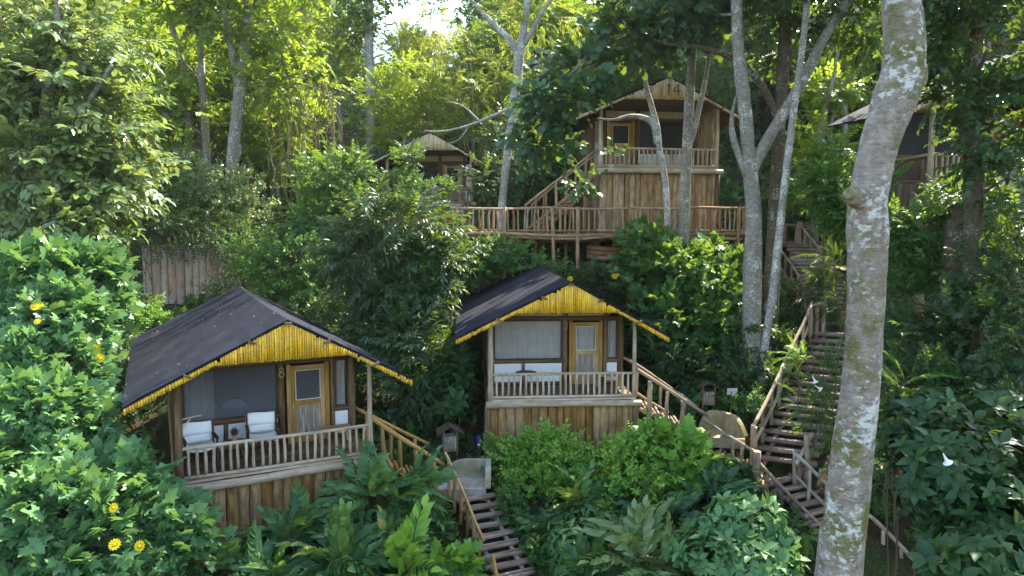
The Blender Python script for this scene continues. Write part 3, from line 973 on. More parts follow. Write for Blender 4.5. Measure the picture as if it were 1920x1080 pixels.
# steps from cabin 7's porch
s = thing('porch_steps', 'greyish log steps with long handrails going down right from the porch of cabin 7', 'stairs', at(1230, 790, 21.3))
rail_part(s, local(s, at(1196, 694, 20.9), at(1325, 778, 20.9)), .052, 'rail_grey', post_n=0)
for u, va, vb in ((1219, 715, 812), (1252, 735, 790), (1280, 752, 800)):
    a, b = local(s, at(u, va, 20.9), at(u - 3, vb, 20.9))
    mb = MB(); mb.log(b, a, .075 if u < 1230 else .055, 9, nseg=5); mb.build('post', M['rail_grey'], s)
rail_part(s, local(s, at(1172, 672, 21.9), at(1272, 738, 22.2), at(1305, 762, 22.3)), .05, 'rail_grey', post_n=3, drop=.7, ends=False)
rail_part(s, local(s, at(1196, 738, 21.2), at(1250, 772, 21.3)), .04, 'rail_grey')
steps(s, local(s, at(1330, 822, 21.2))[0], local(s, at(1200, 756, 21.3))[0], 7, 1.1, 'tread')

# plank ramp between the mossy landing and the main stair
s = thing('plank_ramp', 'short brown plank ramp with a handrail joining the landing to the long staircase', 'ramp', at(1390, 855, 20.6))
a, b = local(s, at(1352, 838, 20.8), at(1440, 905, 20.1))
steps(s, a, b, 9, 1.0, 'walk', 2, .05, skew=R(8))
rail_part(s, local(s, at(1322, 788, 20.8), at(1364, 818, 20.5)), .045, 'rail_grey', post_n=2, drop=.6, ends=False)
rail_part(s, local(s, at(1366, 818, 20.4), at(1418, 848, 20.1)), .05, 'rail_grey', post_n=3, drop=.75, ends=False)

# the long stair on the right: lower flight, upper flight, top flight
s = thing('log_staircase', 'lower flight of the long log stair running behind the big lichen-covered trunk', 'stairs', at(1475, 895, 20.2))
J = at(1466, 892, 20.2); Bm = at(1680, 1108, 17.0)
steps(s, *local(s, Bm, J), 13, 1.35, 'tread', 2, .065)
rail_part(s, local(s, at(1427, 872, 20.0), at(1545, 992, 18.5), at(1650, 1095, 17.1)), .055, 'rail_grey', post_n=8, drop=.75, ends=False, second=.72)
rail_part(s, local(s, at(1490, 850, 19.9), at(1545, 903, 19.2), at(1640, 975, 18.2), at(1725, 1064, 17.2)), .055, 'log_grey', post_n=8, drop=.8, second=.62)
for u, va, vb, r_ in ((1420, 846, 925, .115), (1497, 860, 935, .095), (1512, 815, 905, .08)):
    pa, pb = local(s, at(u, va, 20.0), at(u, vb, 20.0)); mb = MB(); mb.log(pb, pa, r_, 10, nseg=5, wob=.04); mb.build('post', M['rail_grey'], s)
rail_part(s, local(s, at(1494, 868, 19.8), at(1522, 815, 20.4)), .06, 'log_grey')

s = thing('log_staircase', 'middle flight of the long log stair, wide dappled treads with one left handrail', 'stairs', at(1475, 860, 20.6))
p0, p1 = at(1468, 872, 20.5), at(1578, 622, 25.0)
steps(s, *local(s, p0, p1), 17, 1.75, 'tread', 2, .075, skew=R(14))
rail_part(s, local(s, at(1412, 800, 20.5), at(1470, 682, 22.6), at(1521, 572, 24.8)), .058, 'rail_grey', post_n=8, drop=.95, second=.62)
mb = MB(); pa, pb = local(s, at(1414, 800, 20.5), at(1414, 842, 20.5)); mb.log(pb, pa, .1, 9); mb.build('post', M['rail_grey'], s)
rail_part(s, local(s, at(1521, 573, 25.0), at(1544, 568, 25.3)), .05, 'rail_grey', post_n=3, drop=1.0, post_r=.08)

s = thing('log_staircase', 'top flight of the long log stair climbing to the platform behind three trunks', 'stairs', at(1560, 600, 26))
p0, p1 = at(1572, 612, 25.6), at(1508, 452, 33.2)
steps(s, *local(s, p0, p1), 20, 1.7, 'tread', 2, .075)
rail_part(s, local(s, at(1462, 466, 32.2), at(1500, 523, 29.2), at(1526, 575, 26.8)), .055, 'rail_grey', post_n=7, drop=.9, second=.75)
rail_part(s, local(s, at(1503, 424, 33.0), at(1540, 472, 31.4)), .055, 'rail_grey', post_n=3, drop=.85, ends=False)

s = thing('viewing_platform', 'small railed log platform at the top of the long staircase', 'platform', at(1515, 455, 33.6))
mb = MB()
for k in range(7):
    o = Vector((0, k * .26, 0)); mb.log(Vector((-1.4, 0, -.1)) + o, Vector((1.5, 0, -.1)) + o, .12, 8)
mb.build('deck', M['tread'], s)
rail_part(s, local(s, at(1462, 421, 33.4), at(1525, 424, 33.4)), .06, 'rail_grey', post_n=3, drop=.85, ends=False)
rail_part(s, local(s, at(1512, 430, 33.1), at(1564, 432, 33.3)), .065, 'rail_grey', post_n=4, drop=.9, ends=False)
rail_part(s, local(s, at(1520, 416, 34.2), at(1568, 388, 35.0)), .055, 'rail_grey', post_n=4, drop=.9)
mb = MB(); pa, pb = local(s, at(1500, 416, 33.0), at(1497, 482, 33.0)); mb.log(pb, pa, .15, 10); mb.build('post', M['rail_grey'], s)

# walkway in front of the tall cabin
def walkway():
    W0 = at(846, 437, 30.0); W1 = at(1388, 438, 30.2)
    root = thing('walkway', 'long raised log walkway with a baluster railing below the tall tan cabin', 'walkway', W0)
    L = (W1 - W0).length
    zf = 0.0
    mb = MB(); x = 0
    while x < L:
        w = random.uniform(.12, .18); mb.log((x + w / 2, 0.02, -.08), (x + w / 2, 2.0, -.08), w / 2, 7, nseg=2); x += w
    mb.build('deck', M['walk'], root)
    e = MB()
    e.log((-.1, -.08, -.05), (L * .5, -.06, -.09), .075, 10, nseg=7); e.log((L * .5, -.08, -.07), (L + .1, -.08, -.06), .075, 10, nseg=7)
    e.log((-.1, -.04, -.24), (L * .45, -.05, -.25), .07, 10, nseg=7); e.log((L * .45, -.05, -.23), (L, -.05, -.24), .07, 10, nseg=7)
    e.log((0, 1.8, -.25), (L, 1.8, -.25), .08, 8)
    e.build('edge_log', M['walk'], root)
    r = MB()
    zt = 1.04
    cuts = [0, .22, .36, .62, .8, 1.0]
    for a, b in zip(cuts[:-1], cuts[1:]):
        r.log((a * L - .08, 0, zt + random.uniform(-.03, .02)), (b * L + .08, 0, zt + random.uniform(-.03, .02)), .06, 9, bend=.01, nseg=6)
    for a, b in ((0, .5), (.5, 1)):
        r.log((a * L, 0, .12), (b * L, 0, .1), .05, 8, bend=.006, nseg=6)
    rail = r.build('railing', M['walk'], root)
    bm = []
    for k in range(7):
        m = MB(); m.log((random.uniform(-.05, .05), 0, .02), (random.uniform(-.05, .05), 0, 1.0), random.uniform(.035, .055), 8, bend=.02, wob=.1, nseg=5)
        bm.append(m.mesh('baluster', M['walk'] if k % 3 else M['rail_grey']))
    n = 58
    for i in range(n):
        x = L * (i + .5) / n + random.uniform(-.05, .05)
        link('baluster', bm[(i * 3 + i // 4) % 7], rail, (x, random.uniform(-.02, .02), 0), (0, random.uniform(-.03, .03), random.uniform(0, 6)))
    for u in (858, 946, 1035, 1083, 1180, 1290, 1384):
        x = (at(u, 400, 30) - W0).x
        deep = gz(W0.x + x, 30) - W0.z - .3
        m = MB(); m.log((x + random.uniform(-.1, .1), -.1, deep), (x, -.1, 1.1), .085, 9, bend=.01, nseg=8)
        m.build('post', M['walk'], root)
    for u in (900, 975, 1005, 1060, 1110, 1150):
        x = (at(u, 400, 31.8) - W0).x
        deep = gz(W0.x + x, 31.6) - W0.z - .3
        m = MB(); m.log((x, 1.6, deep), (x, 1.6, -.2), .07, 8, bend=.015, nseg=5)
        m.build('support_post', M['walk'], root)
    # the railing turns the corner and drops towards the stair
    ra = [Vector((L, 0, zt)), at(1412, 436, 31.5) - W0]
    rail_part(root, ra, .05, 'walk', post_n=6, drop=.95, ends=False)
    rb = [Vector((L, 0, 0.05)), at(1425, 480, 31.5) - W0]
    m = MB(); m.log(rb[0], rb[1], .09, 8); m.build('stringer', M['walk'], root)
walkway()

# stair up to the tall cabin's porch
s = thing('porch_stair', 'steep log stair with baluster handrails climbing to the tall tan cabin', 'stairs', at(1000, 440, 32))
steps(s, *local(s, at(1008, 432, 32.0), at(1130, 326, 32.8)), 13, 1.1, 'walk', 2, .06)
for yy, du, nb_ in ((31.5, 0, 8), (32.7, 12, 7)):
    a, b = local(s, at(986 + du, 384, yy), at(1119 + du, 280, yy))
    rail_part(s, [a, b], .055, 'walk', post_n=nb_, drop=.95)
    m = MB(); dz = Vector((0.15, 0, -1.05)); m.log(a + dz, b + dz, .1, 8); m.build('stringer', M['walk'], s)
m = MB(); a, b = local(s, at(1098, 440, 31.7), at(1098, 320, 31.7)); m.log(a, b, .1, 9); m.build('post', M['walk'], s)

# curved log retaining wall under the walkway
def retaining():
    c = at(1125, 475, 30.9)
    root = thing('retaining_logs', 'stack of thick curved logs under the walkway', 'retaining wall', c)
    for k in range(4):
        mb = MB(); pts = []
        for i in range(8):
            t = i / 7
            pts.append((-.55 + 1.5 * t, .1 - .35 * math.sin(PI * t), .28 - .20 * k - .22 * t + .1 * t * t + (0 if k < 3 else -.12)))
        mb.tube(pts, .11, 9, wob=.04, ell=(1, .8)); mb.build('log', M['walk'], root)
retaining()

# ------------------------------------------------------------------ furniture and small things
def director_chair(parent_loc, rz, label):
    root = thing('director_chair', label, 'chair', parent_loc, rz, 'white canvas chairs on the porch', 1.15)
    mb = MB()
    for sx in (-.29, .29):
        mb.box((sx, 0, .62), (.055, .52, .035))                       # arm
        mb.box((sx, -.2, .31), (.04, .035, .6)); mb.box((sx, .2, .45), (.04, .035, .9), None)
        mb.box((sx, 0, .03), (.04, .5, .04)); mb.box((sx * .93, 0, .41), (.035, .46, .035))
    for a, b in (((-.27, -.14, .06), (.27, -.14, .4)), ((.27, -.12, .06), (-.27, -.12, .4)), ((-.27, .14, .06), (.27, .14, .4)), ((.27, .12, .06), (-.27, .12, .4))):
        mb.board(a, b, .03, .02, (0, 1, 0))
    mb.build('frame', M['chairwood'], root)
    def sheet(f, nu, nv):
        m = MB()
        for j in range(nv + 1):
            for i in range(nu + 1): m.v.append(Vector(f(i / nu, j / nv)))
        for j in range(nv):
            for i in range(nu):
                q = (j * (nu + 1) + i, j * (nu + 1) + i + 1, (j + 1) * (nu + 1) + i + 1, (j + 1) * (nu + 1) + i)
                m.face(q, [(0, 0)] * 4, .5, 0, True)
        return m
    def thick(o):
        md = o.modifiers.new('thickness', 'SOLIDIFY'); md.thickness = .012
    st = sheet(lambda a, b: (-.27 + .54 * a, -.24 + .47 * b, .45 - .05 * math.sin(PI * a) + .02 * b), 8, 4).build('seat', M['canvas'], root); thick(st)
    bk = sheet(lambda a, b: (-.31 + .62 * a, .2 + .04 * math.sin(PI * a) + .02 * b, .62 + .25 * b + .01 * math.sin(a * 7)), 8, 3).build('backrest', M['canvas'], root); thick(bk)
    lo = sheet(lambda a, b: (-.27 + .54 * a, .215 + .035 * math.sin(PI * a), .46 + .155 * b), 8, 3).build('back_apron', M['canvas'], root); thick(lo)
    return root
def on8(x, y, z=0): return C8 + Matrix.Rotation(R(27), 3, 'Z') @ Vector((x, y, z))
def on7(x, y, z=0): return C7 + Matrix.Rotation(R(4), 3, 'Z') @ Vector((x, y, z))
director_chair(on8(-1.66, .72), R(33), 'white canvas chair by the left post of cabin 8, before the grey curtain')
director_chair(on8(-.27, .95), R(24), 'white canvas chair between the small table and the door of cabin 8')

def round_table(loc, label):
    root = thing('round_table', label, 'table', loc)
    mb = MB(); pr = [(.0, .5), (.31, .5), (.33, .485), (.33, .46), (.30, .455), (0, .455)]
    n = 24; base = []
    for r_, z in pr[1:5]:
        base.append(len(mb.v)); mb.v.extend(Vector((math.cos(2 * PI * k / n) * r_, math.sin(2 * PI * k / n) * r_, z)) for k in range(n))
    mb.face(tuple(base[0] + k for k in range(n)), [(math.cos(2 * PI * k / n) * .31, math.sin(2 * PI * k / n) * .31) for k in range(n)], .5)
    for a, b in zip(base[:-1], base[1:]):
        for k in range(n):
            k2 = (k + 1) % n
            mb.face((b + k, b + k2, a + k2, a + k), [(k * .08, 0), (k * .08 + .08, 0), (k * .08 + .08, .03), (k * .08, .03)], .5)
    mb.face(tuple(base[-1] + k for k in range(n))[::-1], [(0, 0)] * n, .5)
    mb.build('tabletop', M['table'], root)
    for k in range(3):
        m = MB(); a = k * 2.1 + .4; m.log((math.cos(a) * .24, math.sin(a) * .24, 0), (math.cos(a) * .12, math.sin(a) * .12, .46), .022, 7); m.build('leg', M['table'], root)
tl = on8(-.93, .72)
round_table(tl, 'round brown wooden table between the white chairs of cabin 8')
round_table(on7(-1.0, .8, .1), 'dark round table behind the railing of cabin 7')
v = thing('flower_vase', 'small wooden vase of dark burgundy flowers on the round table', 'vase', tl + Vector((.03, -.02, .502)))
mb = MB(); mb.tube([(0, 0, 0), (0, 0, .03), (0, 0, .1), (0, 0, .15), (0, 0, .17)], [.05, .06, .065, .045, .05], 14); mb.build('body', M['honey'], v)
fl = MB()
for k in range(70):
    d = Vector((random.gauss(0, 1), random.gauss(0, 1), random.gauss(0.3, .8))).normalized()
    p = Vector((0, 0, .25)) + d * random.uniform(.04, .11)
    t = d.orthogonal().normalized(); q = d.cross(t)
    ww = random.uniform(.018, .035)
    fl.quad([p - t * ww, p + q * ww * .8 + d * .015, p + t * ww, p - q * ww * .8 + d * .012])
fl.build('bloom', M['petal_r'], v)
st_ = MB()
for k in range(6): st_.tube([(0, 0, .15), (math.cos(k) * .05, math.sin(k) * .05, .26)], .004, 5)
st_.build('stems', M['twig'], v)

def bench(loc, rz, label):
    root = thing('low_bench', label, 'bench', loc, rz)
    mb = MB()
    for k in range(4): mb.box((0, -.15 + k * .1, .40), (.8, .09, .03))
    mb.build('seat', M['honey'], root)
    for x in (-.34, .34):
        for y in (-.13, .13):
            m = MB(); m.box((x, y, .19), (.05, .05, .38)); m.build('leg', M['honey'], root)
bench(on8(1.5, 1.2), R(27.8), 'low honey-coloured bench beside the door of cabin 8')
bench(on7(1.6, 1.2), R(5.4), 'low bench at the right end of the porch with closed grey curtains')
def bed(loc, rz, label):
    root = thing('bed', label, 'bed', loc, rz)
    m = MB(); m.box((0, 0, .2), (1.5, 1.9, .3)); m.build('bed_frame', M['honey'], root)
    m = MB(); m.box((0, 0, .46), (1.46, 1.86, .2), jit=.02); m.build('mattress', M['white'], root)
    for sx in (-.36, .36):
        m = MB(); m.tube([(sx - .3, .7, .62), (sx - .2, .7, .64), (sx, .7, .66), (sx + .2, .7, .64), (sx + .3, .7, .62)], [.03, .11, .14, .11, .03], 10, wob=.05); m.build('pillow', M['canvas'], root)
bed(on8(-1.0, 3.05, .02), R(27), 'white bed seen dimly through the screened window of cabin 8')
# forked branch used as a coat hook on cabin 8's left post
hk = MB()
hk.log((0, 0, 0), (.42, -.02, .05), .018, 6, nseg=3); hk.log((.04, 0, -.18), (.2, 0, .0), .016, 6, nseg=3)
o = hk.build('branch_hook', M['log_pale'], cabin8); o.location = (-2.05, -.02, 1.35)

def bin_(loc, rz, label, fern=False):
    root = thing('litter_bin', label, 'bin', loc, rz)
    mb = MB()
    for k in range(7):
        x = -.17 + .34 * (k + .5) / 7
        for y in (-.16, .16): mb.log((x, y, .08), (x, y, .52), .026, 7, nseg=3)
        for sx in (-.18, .18): mb.log((sx, x, .08), (sx, x, .52), .026, 7, nseg=3)
    mb.build('slatted_box', M['old_panel'], root)
    for sx in (-.19, .19):
        for sy in (-.17, .17):
            m = MB(); m.log((sx, sy, -.1), (sx, sy, .68), .03, 7); m.build('post', M['log_brown'], root)
    rf = MB()
    for sgn in (-1, 1):
        a = Vector((0, 0, .86)); 
        for k in range(4):
            x0, x1 = sgn * .09 * k, sgn * .09 * (k + 1.15)
            rf.board((x0 / 2 + x1 / 2, -.27, .84 - abs(x0 + x1) / 2 * .6), (x0 / 2 + x1 / 2, .27, .84 - abs(x0 + x1) / 2 * .6), .11, .025, (sgn * .5, 0, 1))
    rf.build('roof', M['log_dark'], root)
    return root
p = at(843, 849, 19.9)
bin_((p.x, p.y, p.z), R(12), 'slatted wooden bin with a little pitched roof behind the grey landing')
p = at(1327, 762, 22.6)
bin_((p.x, p.y, p.z), R(-5), 'slatted wooden bin with a pitched roof above the mossy landing')

def sign():
    top = at(1373, 734, 22.2)
    root = thing('notice_sign', 'small pale pinkish notice board on a post beside the bin', 'sign', (top.x, top.y, top.z))
    mb = MB(); mb.box((0, 0, 0), (.32, .02, .2)); b = mb.build('board', M['signpink'], root)
    wr = MB()
    random.seed(5)
    for r_ in range(3):
        x = -.13
        while x < .12:
            w = random.uniform(.02, .05)
            wr.box((x + w / 2, -.013, .055 - r_ * .05), (w, .004, .014)); x += w + .015
    wr.build('lettering', M['signred'], b)
    m = MB(); m.log((0, .03, -1.1), (0, .03, .02), .028, 7); m.build('post', M['honey'], root)
sign()
p = at(898, 838, 20.4)
root = thing('garden_lamp', 'dark blue garden lamp with a white lens by the corner of cabin 7', 'lamp', p)
mb = MB(); mb.tube([(0, 0, -.1), (0, 0, .0), (0, 0, .3), (0, 0, .36)], [.06, .08, .1, .03], 12); mb.build('body', M['blue'], root)
mb = MB(); mb.tube([(0, -.09, .1), (0, -.12, .1)], .035, 12); mb.build('lens', M['white'], root)
p = at(1414, 770, 22.0)
root = thing('plastic_sack', 'crumpled blue plastic sack lying beside the stair handrail', 'sack', p)
mb = MB()
mb.tube([(-.26, 0, 0), (-.2, .0, .03), (-.05, 0, .08), (.12, .02, .06), (.22, 0, .1)], [.02, .13, .17, .14, .02], 10, wob=.15); mb.build('bag', M['blue'], root)
# ------------------------------------------------------------------ foliage templates
rng = np.random.default_rng(12)

def leaf_shape(kind, simple=False):
    """unit leaf along +y, returns verts, faces"""
    W = {'ovate': .25, 'lance': .14, 'round': .46, 'strap': .09, 'broad': .33, 'long': .215}.get(kind, .25)
    if kind == 'palm':
        half = [(.10, -.10, .0), (.30, -.06, -.02), (.52, .12, -.06), (.34, .22, .0), (.40, .38, -.02), (.56, .58, -.07), (.27, .56, .01), (.20, .74, .0)]
        V = [(0, 0, 0), (0, .5, .03), (0, 1.0, -.10)] + half + [(-x, y, z) for x, y, z in half]
        h = len(half)
        Fc = [[0, 3, 4, 5, 6, 1], [1, 6, 7, 8, 9, 10, 2], [0, 1, 3 + h + 3, 3 + h + 2, 3 + h + 1, 3 + h], [1, 2, 3 + h + 7, 3 + h + 6, 3 + h + 5, 3 + h + 4, 3 + h + 3]]
        return np.array(V, float), Fc
    if simple:
        V = [(0, 0, 0), (W, .42, .06), (0, 1, -.10), (-W, .42, .06)]
        return np.array(V, float), [[0, 1, 2], [0, 2, 3]]
    if kind == 'round':
        V = [(0, .08, 0), (.22, -.04, .02), (.46, .28, .05), (.36, .66, .02), (0, 1, -.10), (-.36, .66, .02), (-.46, .28, .05), (-.22, -.04, .02), (0, .5, -.01)]
        return np.array(V, float), [[0, 1, 2, 8], [8, 2, 3, 4], [0, 8, 6, 7], [8, 4, 5, 6]]
    V = [(0, 0, 0), (W * .92, .3, .05), (W * .85, .62, .035), (0, 1, -.16), (-W * .85, .62, .035), (-W * .92, .3, .05), (0, .5, .0)]
    return np.array(V, float), [[0, 1, 2, 6], [6, 2, 3], [0, 6, 4, 5], [6, 3, 4]]

def frames(d, n):
    """rows: frames with y=d, z~n"""
    d = d / np.linalg.norm(d, axis=1, keepdims=True)
    x = np.cross(d, n); l = np.linalg.norm(x, axis=1, keepdims=True)
    x = np.where(l < 1e-4, np.array([[1., 0, 0]]), x / np.maximum(l, 1e-6))
    z = np.cross(x, d)
    return np.stack([x, d, z], 1)   # (N,3,3) rows are axes

class Tmpl:
    def __init__(self): self.V = []; self.F = []; self.r = []; self.mi = []; self.n = 0
    def add(self, V, F, r, mi=0):
        self.V.append(V); self.F += [[i + self.n for i in f] for f in F]
        self.r += [r] * len(F); self.mi += [mi] * len(F); self.n += len(V)
    def done(self):
        self.V = np.concatenate(self.V); self.r = np.array(self.r); self.mi = np.array(self.mi, np.int32)
        self.sizes = np.array([len(f) for f in self.F], np.int32); self.loops = np.array([i for f in self.F for i in f], np.int64)
        return self

def twig_geo(p, r):
    p = np.array(p, float); out = []; n = len(p)
    for i in range(n):
        for k in range(3):
            a = 2 * PI * k / 3
            out.append(p[i] + np.array([math.cos(a) * r * (1 - .6 * i / n), 0, math.sin(a) * r * (1 - .6 * i / n)]))
    F = [[i * 3 + k, i * 3 + (k + 1) % 3, (i + 1) * 3 + (k + 1) % 3, (i + 1) * 3 + k] for i in range(n - 1) for k in range(3)]
    return np.array(out), F

def spray(leaf, n, ll, simple=False, angle=55, droop=.25, arch=.15, spiral=False, twr=.012, t0=.12, upj=.4, seed=0, end=True):
    """leafy twig of unit length along +y with n leaves of length ll"""
    g = np.random.default_rng(seed)
    T = Tmpl()
    LV, LF = leaf_shape(leaf, simple)
    axis = lambda t: np.array([0, t, -arch * t * t])
    if twr: T.add(*twig_geo([axis(t) for t in (0, .35, .7, 1.0)], twr), .5, 1)
    for i in range(n):
        t = t0 + (1 - t0) * (i + .5) / n
        if end and i == n - 1:
            d = np.array([g.normal(0, .15), 1, -droop])
        elif spiral:
            a = i * 2.4 + g.normal(0, .25); e = math.radians(angle + g.normal(0, 10))
            d = np.array([math.cos(a) * math.sin(e), math.cos(e), math.sin(a) * math.sin(e) - droop])
        else:
            sgn = 1 if i % 2 else -1; e = math.radians(angle + g.normal(0, 8))
            d = np.array([sgn * math.sin(e), math.cos(e), -droop + g.normal(0, .15)])
        nrm = np.array([g.normal(0, upj), g.normal(0, upj) - .0, 1.0]) if not spiral else np.array([g.normal(0, .3), .55, .75])
        fr = frames(d[None], nrm[None])[0]
        s = ll * g.uniform(.75, 1.15)
        V = (LV * s) @ fr + axis(t)
        T.add(V, LF, g.uniform(0, 1))
    return T.done()

def frond(n, ll, width='lance', simple=True, arch=.45, seed=0, taper=True, twr=.008, angle=58):
    """long arching stem with two ranks of leaflets"""
    g = np.random.default_rng(seed)
    T = Tmpl(); LV, LF = leaf_shape(width, simple)
    axis = lambda t: np.array([.04 * math.sin(t * 3 + seed), t - .12 * arch * t * t, .25 * t * (1 - t) * arch - arch * .5 * t * t])
    T.add(*twig_geo([axis(t) for t in (0, .25, .5, .75, 1.0)], twr), .5, 1)
    for i in range(n):
        t = .14 + .86 * (i + .3) / n
        for sgn in (-1, 1):
            e = math.radians(angle - 22 * t + g.normal(0, 6))
            d = np.array([sgn * math.sin(e), math.cos(e), -.2 - arch * .4 * t + g.normal(0, .1)])
            fr = frames(d[None], np.array([[g.normal(0, .2), -.2, 1]]))[0]
            s = ll * g.uniform(.85, 1.1) * ((.55 + 1.5 * t * (1 - t) * 1.1) if taper else 1)
            T.add((LV * s) @ fr + axis(t + (sgn * .01)), LF, g.uniform(0, 1))
    fr = frames(np.array([[0, 1, -arch]]), np.array([[0, 0, 1.]]))[0]
    T.add((LV * ll * .8) @ fr + axis(1.0), LF, .8)
    return T.done()

def whorl(leaf, n, ll, elev=20, seed=0, simple=False):
    g = np.random.default_rng(seed)
    T = Tmpl(); LV, LF = leaf_shape(leaf, simple)
    T.add(*twig_geo([(0, 0, 0), (0, .3, 0), (0, .55, 0)], .012), .5, 1)
    for i in range(n):
        a = 2 * PI * i / n + g.normal(0, .15); e = math.radians(elev + g.normal(0, 12))
        d = np.array([math.cos(a) * math.cos(e), math.sin(e), math.sin(a) * math.cos(e)])
        fr = frames(d[None], np.array([[0.0, 1.0, 0.0]]) + g.normal(0, .12, (1, 3)))[0]
        T.add((LV * ll * g.uniform(.8, 1.1)) @ fr + np.array([0, .5 - .1 * (i % 3), 0]), LF, g.uniform(0, 1))
    return T.done()

TM = {
    'tith':   [spray('palm', 6, .46, angle=68, droop=.1, spiral=True, seed=s, twr=.012, t0=.3) for s in range(4)],
    'maple':  [spray('palm', 6, .40, angle=65, droop=.15, spiral=True, seed=10 + s, t0=.25) for s in range(3)],
    'ovate':  [spray('ovate', 11, .30, seed=20 + s, angle=58) for s in range(4)],
    'ovates': [spray('ovate', 11, .32, simple=True, seed=24 + s, angle=58, twr=.01) for s in range(4)],
    'small':  [spray('broad', 14, .24, simple=False, seed=30 + s, angle=68, twr=.008, spiral=True, droop=.1) for s in range(4)],
    'tiny':   [spray('broad', 17, .22, simple=True, seed=34 + s, angle=70, twr=.006, spiral=True, droop=.05) for s in range(3)],
    'lance':  [spray('lance', 10, .42, simple=False, seed=40 + s, angle=50, droop=.45) for s in range(4)],
    'lances': [spray('lance', 11, .42, simple=True, seed=44 + s, angle=50, droop=.45, twr=.0) for s in range(4)],
    'round':  [spray('round', 6, .36, seed=50 + s, angle=60, droop=.5, upj=.5) for s in range(4)],
    'frond':  [frond(8, .36, 'long', False, arch=a, seed=60 + i) for i, a in enumerate((.6, .85, 1.15, .75))],
    'fern':   [frond(13, .24, 'strap', True, arch=a, seed=70 + i) for i, a in enumerate((.4, .8, .6))],
    'whorl':  [whorl('ovate', 7, .62, 18, seed=80 + s) for s in range(4)],
    'whorll': [whorl('lance', 8, .75, 5, seed=84 + s) for s in range(4)],
    'bamboo': [spray('strap', 12, .36, simple=True, seed=90 + s, angle=32, droop=.5, twr=.006) for s in range(3)],
    'vine':   [spray('broad', 14, .17, simple=True, seed=95 + s, angle=70, droop=.3, arch=.9, twr=.006) for s in range(3)],
}

def instance_mesh(name, kind, P, D, Nn, S, rn, mats, extra=None, g=None):
    """one mesh made of many leafy twigs: P positions, D directions, Nn normals, S sizes"""
    g = g or rng
    tms = TM[kind]
    pick = g.integers(0, len(tms), len(P))
    Vs, Ls, Ss, Rs, Ms = [], [], [], [], []
    off = 0
    fr_all = frames(D, Nn)
    for ti, T in enumerate(tms):
        idx = np.nonzero(pick == ti)[0]
        if len(idx) == 0: continue
        k = len(T.V)
        V = np.einsum('vk,nkj->nvj', T.V, fr_all[idx]) * S[idx, None, None] + P[idx, None, :]
        Vs.append(V.reshape(-1, 3))
        Ls.append((T.loops[None, :] + (np.arange(len(idx)) * k)[:, None]).reshape(-1) + off)
        Ss.append(np.tile(T.sizes, len(idx)))
        r = np.clip(rn[idx, None] * .55 + T.r[None, :] * .45, 0, 1)
        Rs.append(r.reshape(-1)); Ms.append(np.tile(T.mi, len(idx)))
        off += len(idx) * k
    V = np.concatenate(Vs); L = np.concatenate(Ls); S_ = np.concatenate(Ss); Rr = np.concatenate(Rs); Mi = np.concatenate(Ms)
    me = bpy.data.meshes.new(name)
    me.vertices.add(len(V)); me.vertices.foreach_set('co', V.astype(np.float32).ravel())
    me.loops.add(len(L)); me.loops.foreach_set('vertex_index', L.astype(np.int32))
    me.polygons.add(len(S_))
    st = np.zeros(len(S_), np.int32); st[1:] = np.cumsum(S_)[:-1]
    me.polygons.foreach_set('loop_start', st)
    me.polygons.foreach_set('material_index', Mi)
    for m in mats: me.materials.append(m)
    at_ = me.attributes.new('rnd', 'FLOAT', 'FACE'); at_.data.foreach_set('value', Rr.astype(np.float32))
    me.update(calc_edges=True)
    return me

def crown_points(lobes, n, g, clump=26, shell=.55, cl_r=.30, noise_cut=0):
    """clumped points through ellipsoidal lobes; lobes = (centre, (rx, ry, rz))"""
    area = np.array([(r[0] * r[2] + r[0] * r[1] + r[1] * r[2]) for _, r in lobes])
    cnt = np.maximum(6, (n * area / area.sum()).astype(int))
    P, O = [], []
    for (c, r), m in zip(lobes, cnt):
        c = np.array(c, float); r = np.array(r, float)
        nc = max(5, int(clump * min(1.6, m / 120)))
        d = g.normal(size=(nc, 3)); d /= np.linalg.norm(d, axis=1, keepdims=True)
        rad = g.uniform(shell, 1.0, (nc, 1)) ** .7
        cc = d * rad * g.uniform(.85, 1.12, (nc, 1))
        w = g.dirichlet(np.ones(nc) * 2.5)
        pick = g.choice(nc, m, p=w)
        q = cc[pick] + g.normal(size=(m, 3)) * cl_r * np.array([1, 1, .75])
        P.append(c + q * r); 
        o = q.copy(); o /= (np.linalg.norm(o, axis=1, keepdims=True) + 1e-6)
        O.append(o)
    return np.concatenate(P), np.concatenate(O)

def crown_mesh(name, lobes, kind, size, n, mat, seed, up=.5, droop=0.0, out=1.0, jit=.45, clump=26, shell=.55, cl_r=.30, nup=1.0, var=.42, mint=None, floor=True, twig='twig'):
    g = np.random.default_rng(seed)
    P, O = crown_points(lobes, n, g, clump, shell, cl_r)
    if floor:
        zg = ground(P[:, 0], P[:, 1])
        P = P[P[:, 2] > zg + .05]; O = O[:0] if False else O[:len(P)]
        # recompute outward directions for the kept points
        c = np.array([l[0] for l in lobes], float)
        dd = P[:, None, :] - c[None]
        rr = np.array([l[1] for l in lobes], float)
        k = np.argmin(((dd / rr[None]) ** 2).sum(-1), 1)
        O = dd[np.arange(len(P)), k] / rr[k]; O /= (np.linalg.norm(O, axis=1, keepdims=True) + 1e-6)
    m = len(P)
    D = O * out + np.array([0, 0, up - droop]) + g.normal(size=(m, 3)) * jit
    Nn = O * .6 + np.array([0, -.15, nup]) + g.normal(size=(m, 3)) * .3
    S = size * g.uniform(1 - var, 1 + var, m)
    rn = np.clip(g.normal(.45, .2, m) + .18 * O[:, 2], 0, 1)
    return instance_mesh(name, kind, P, D, Nn, S, rn, [M[mat], M[twig]], g=g)

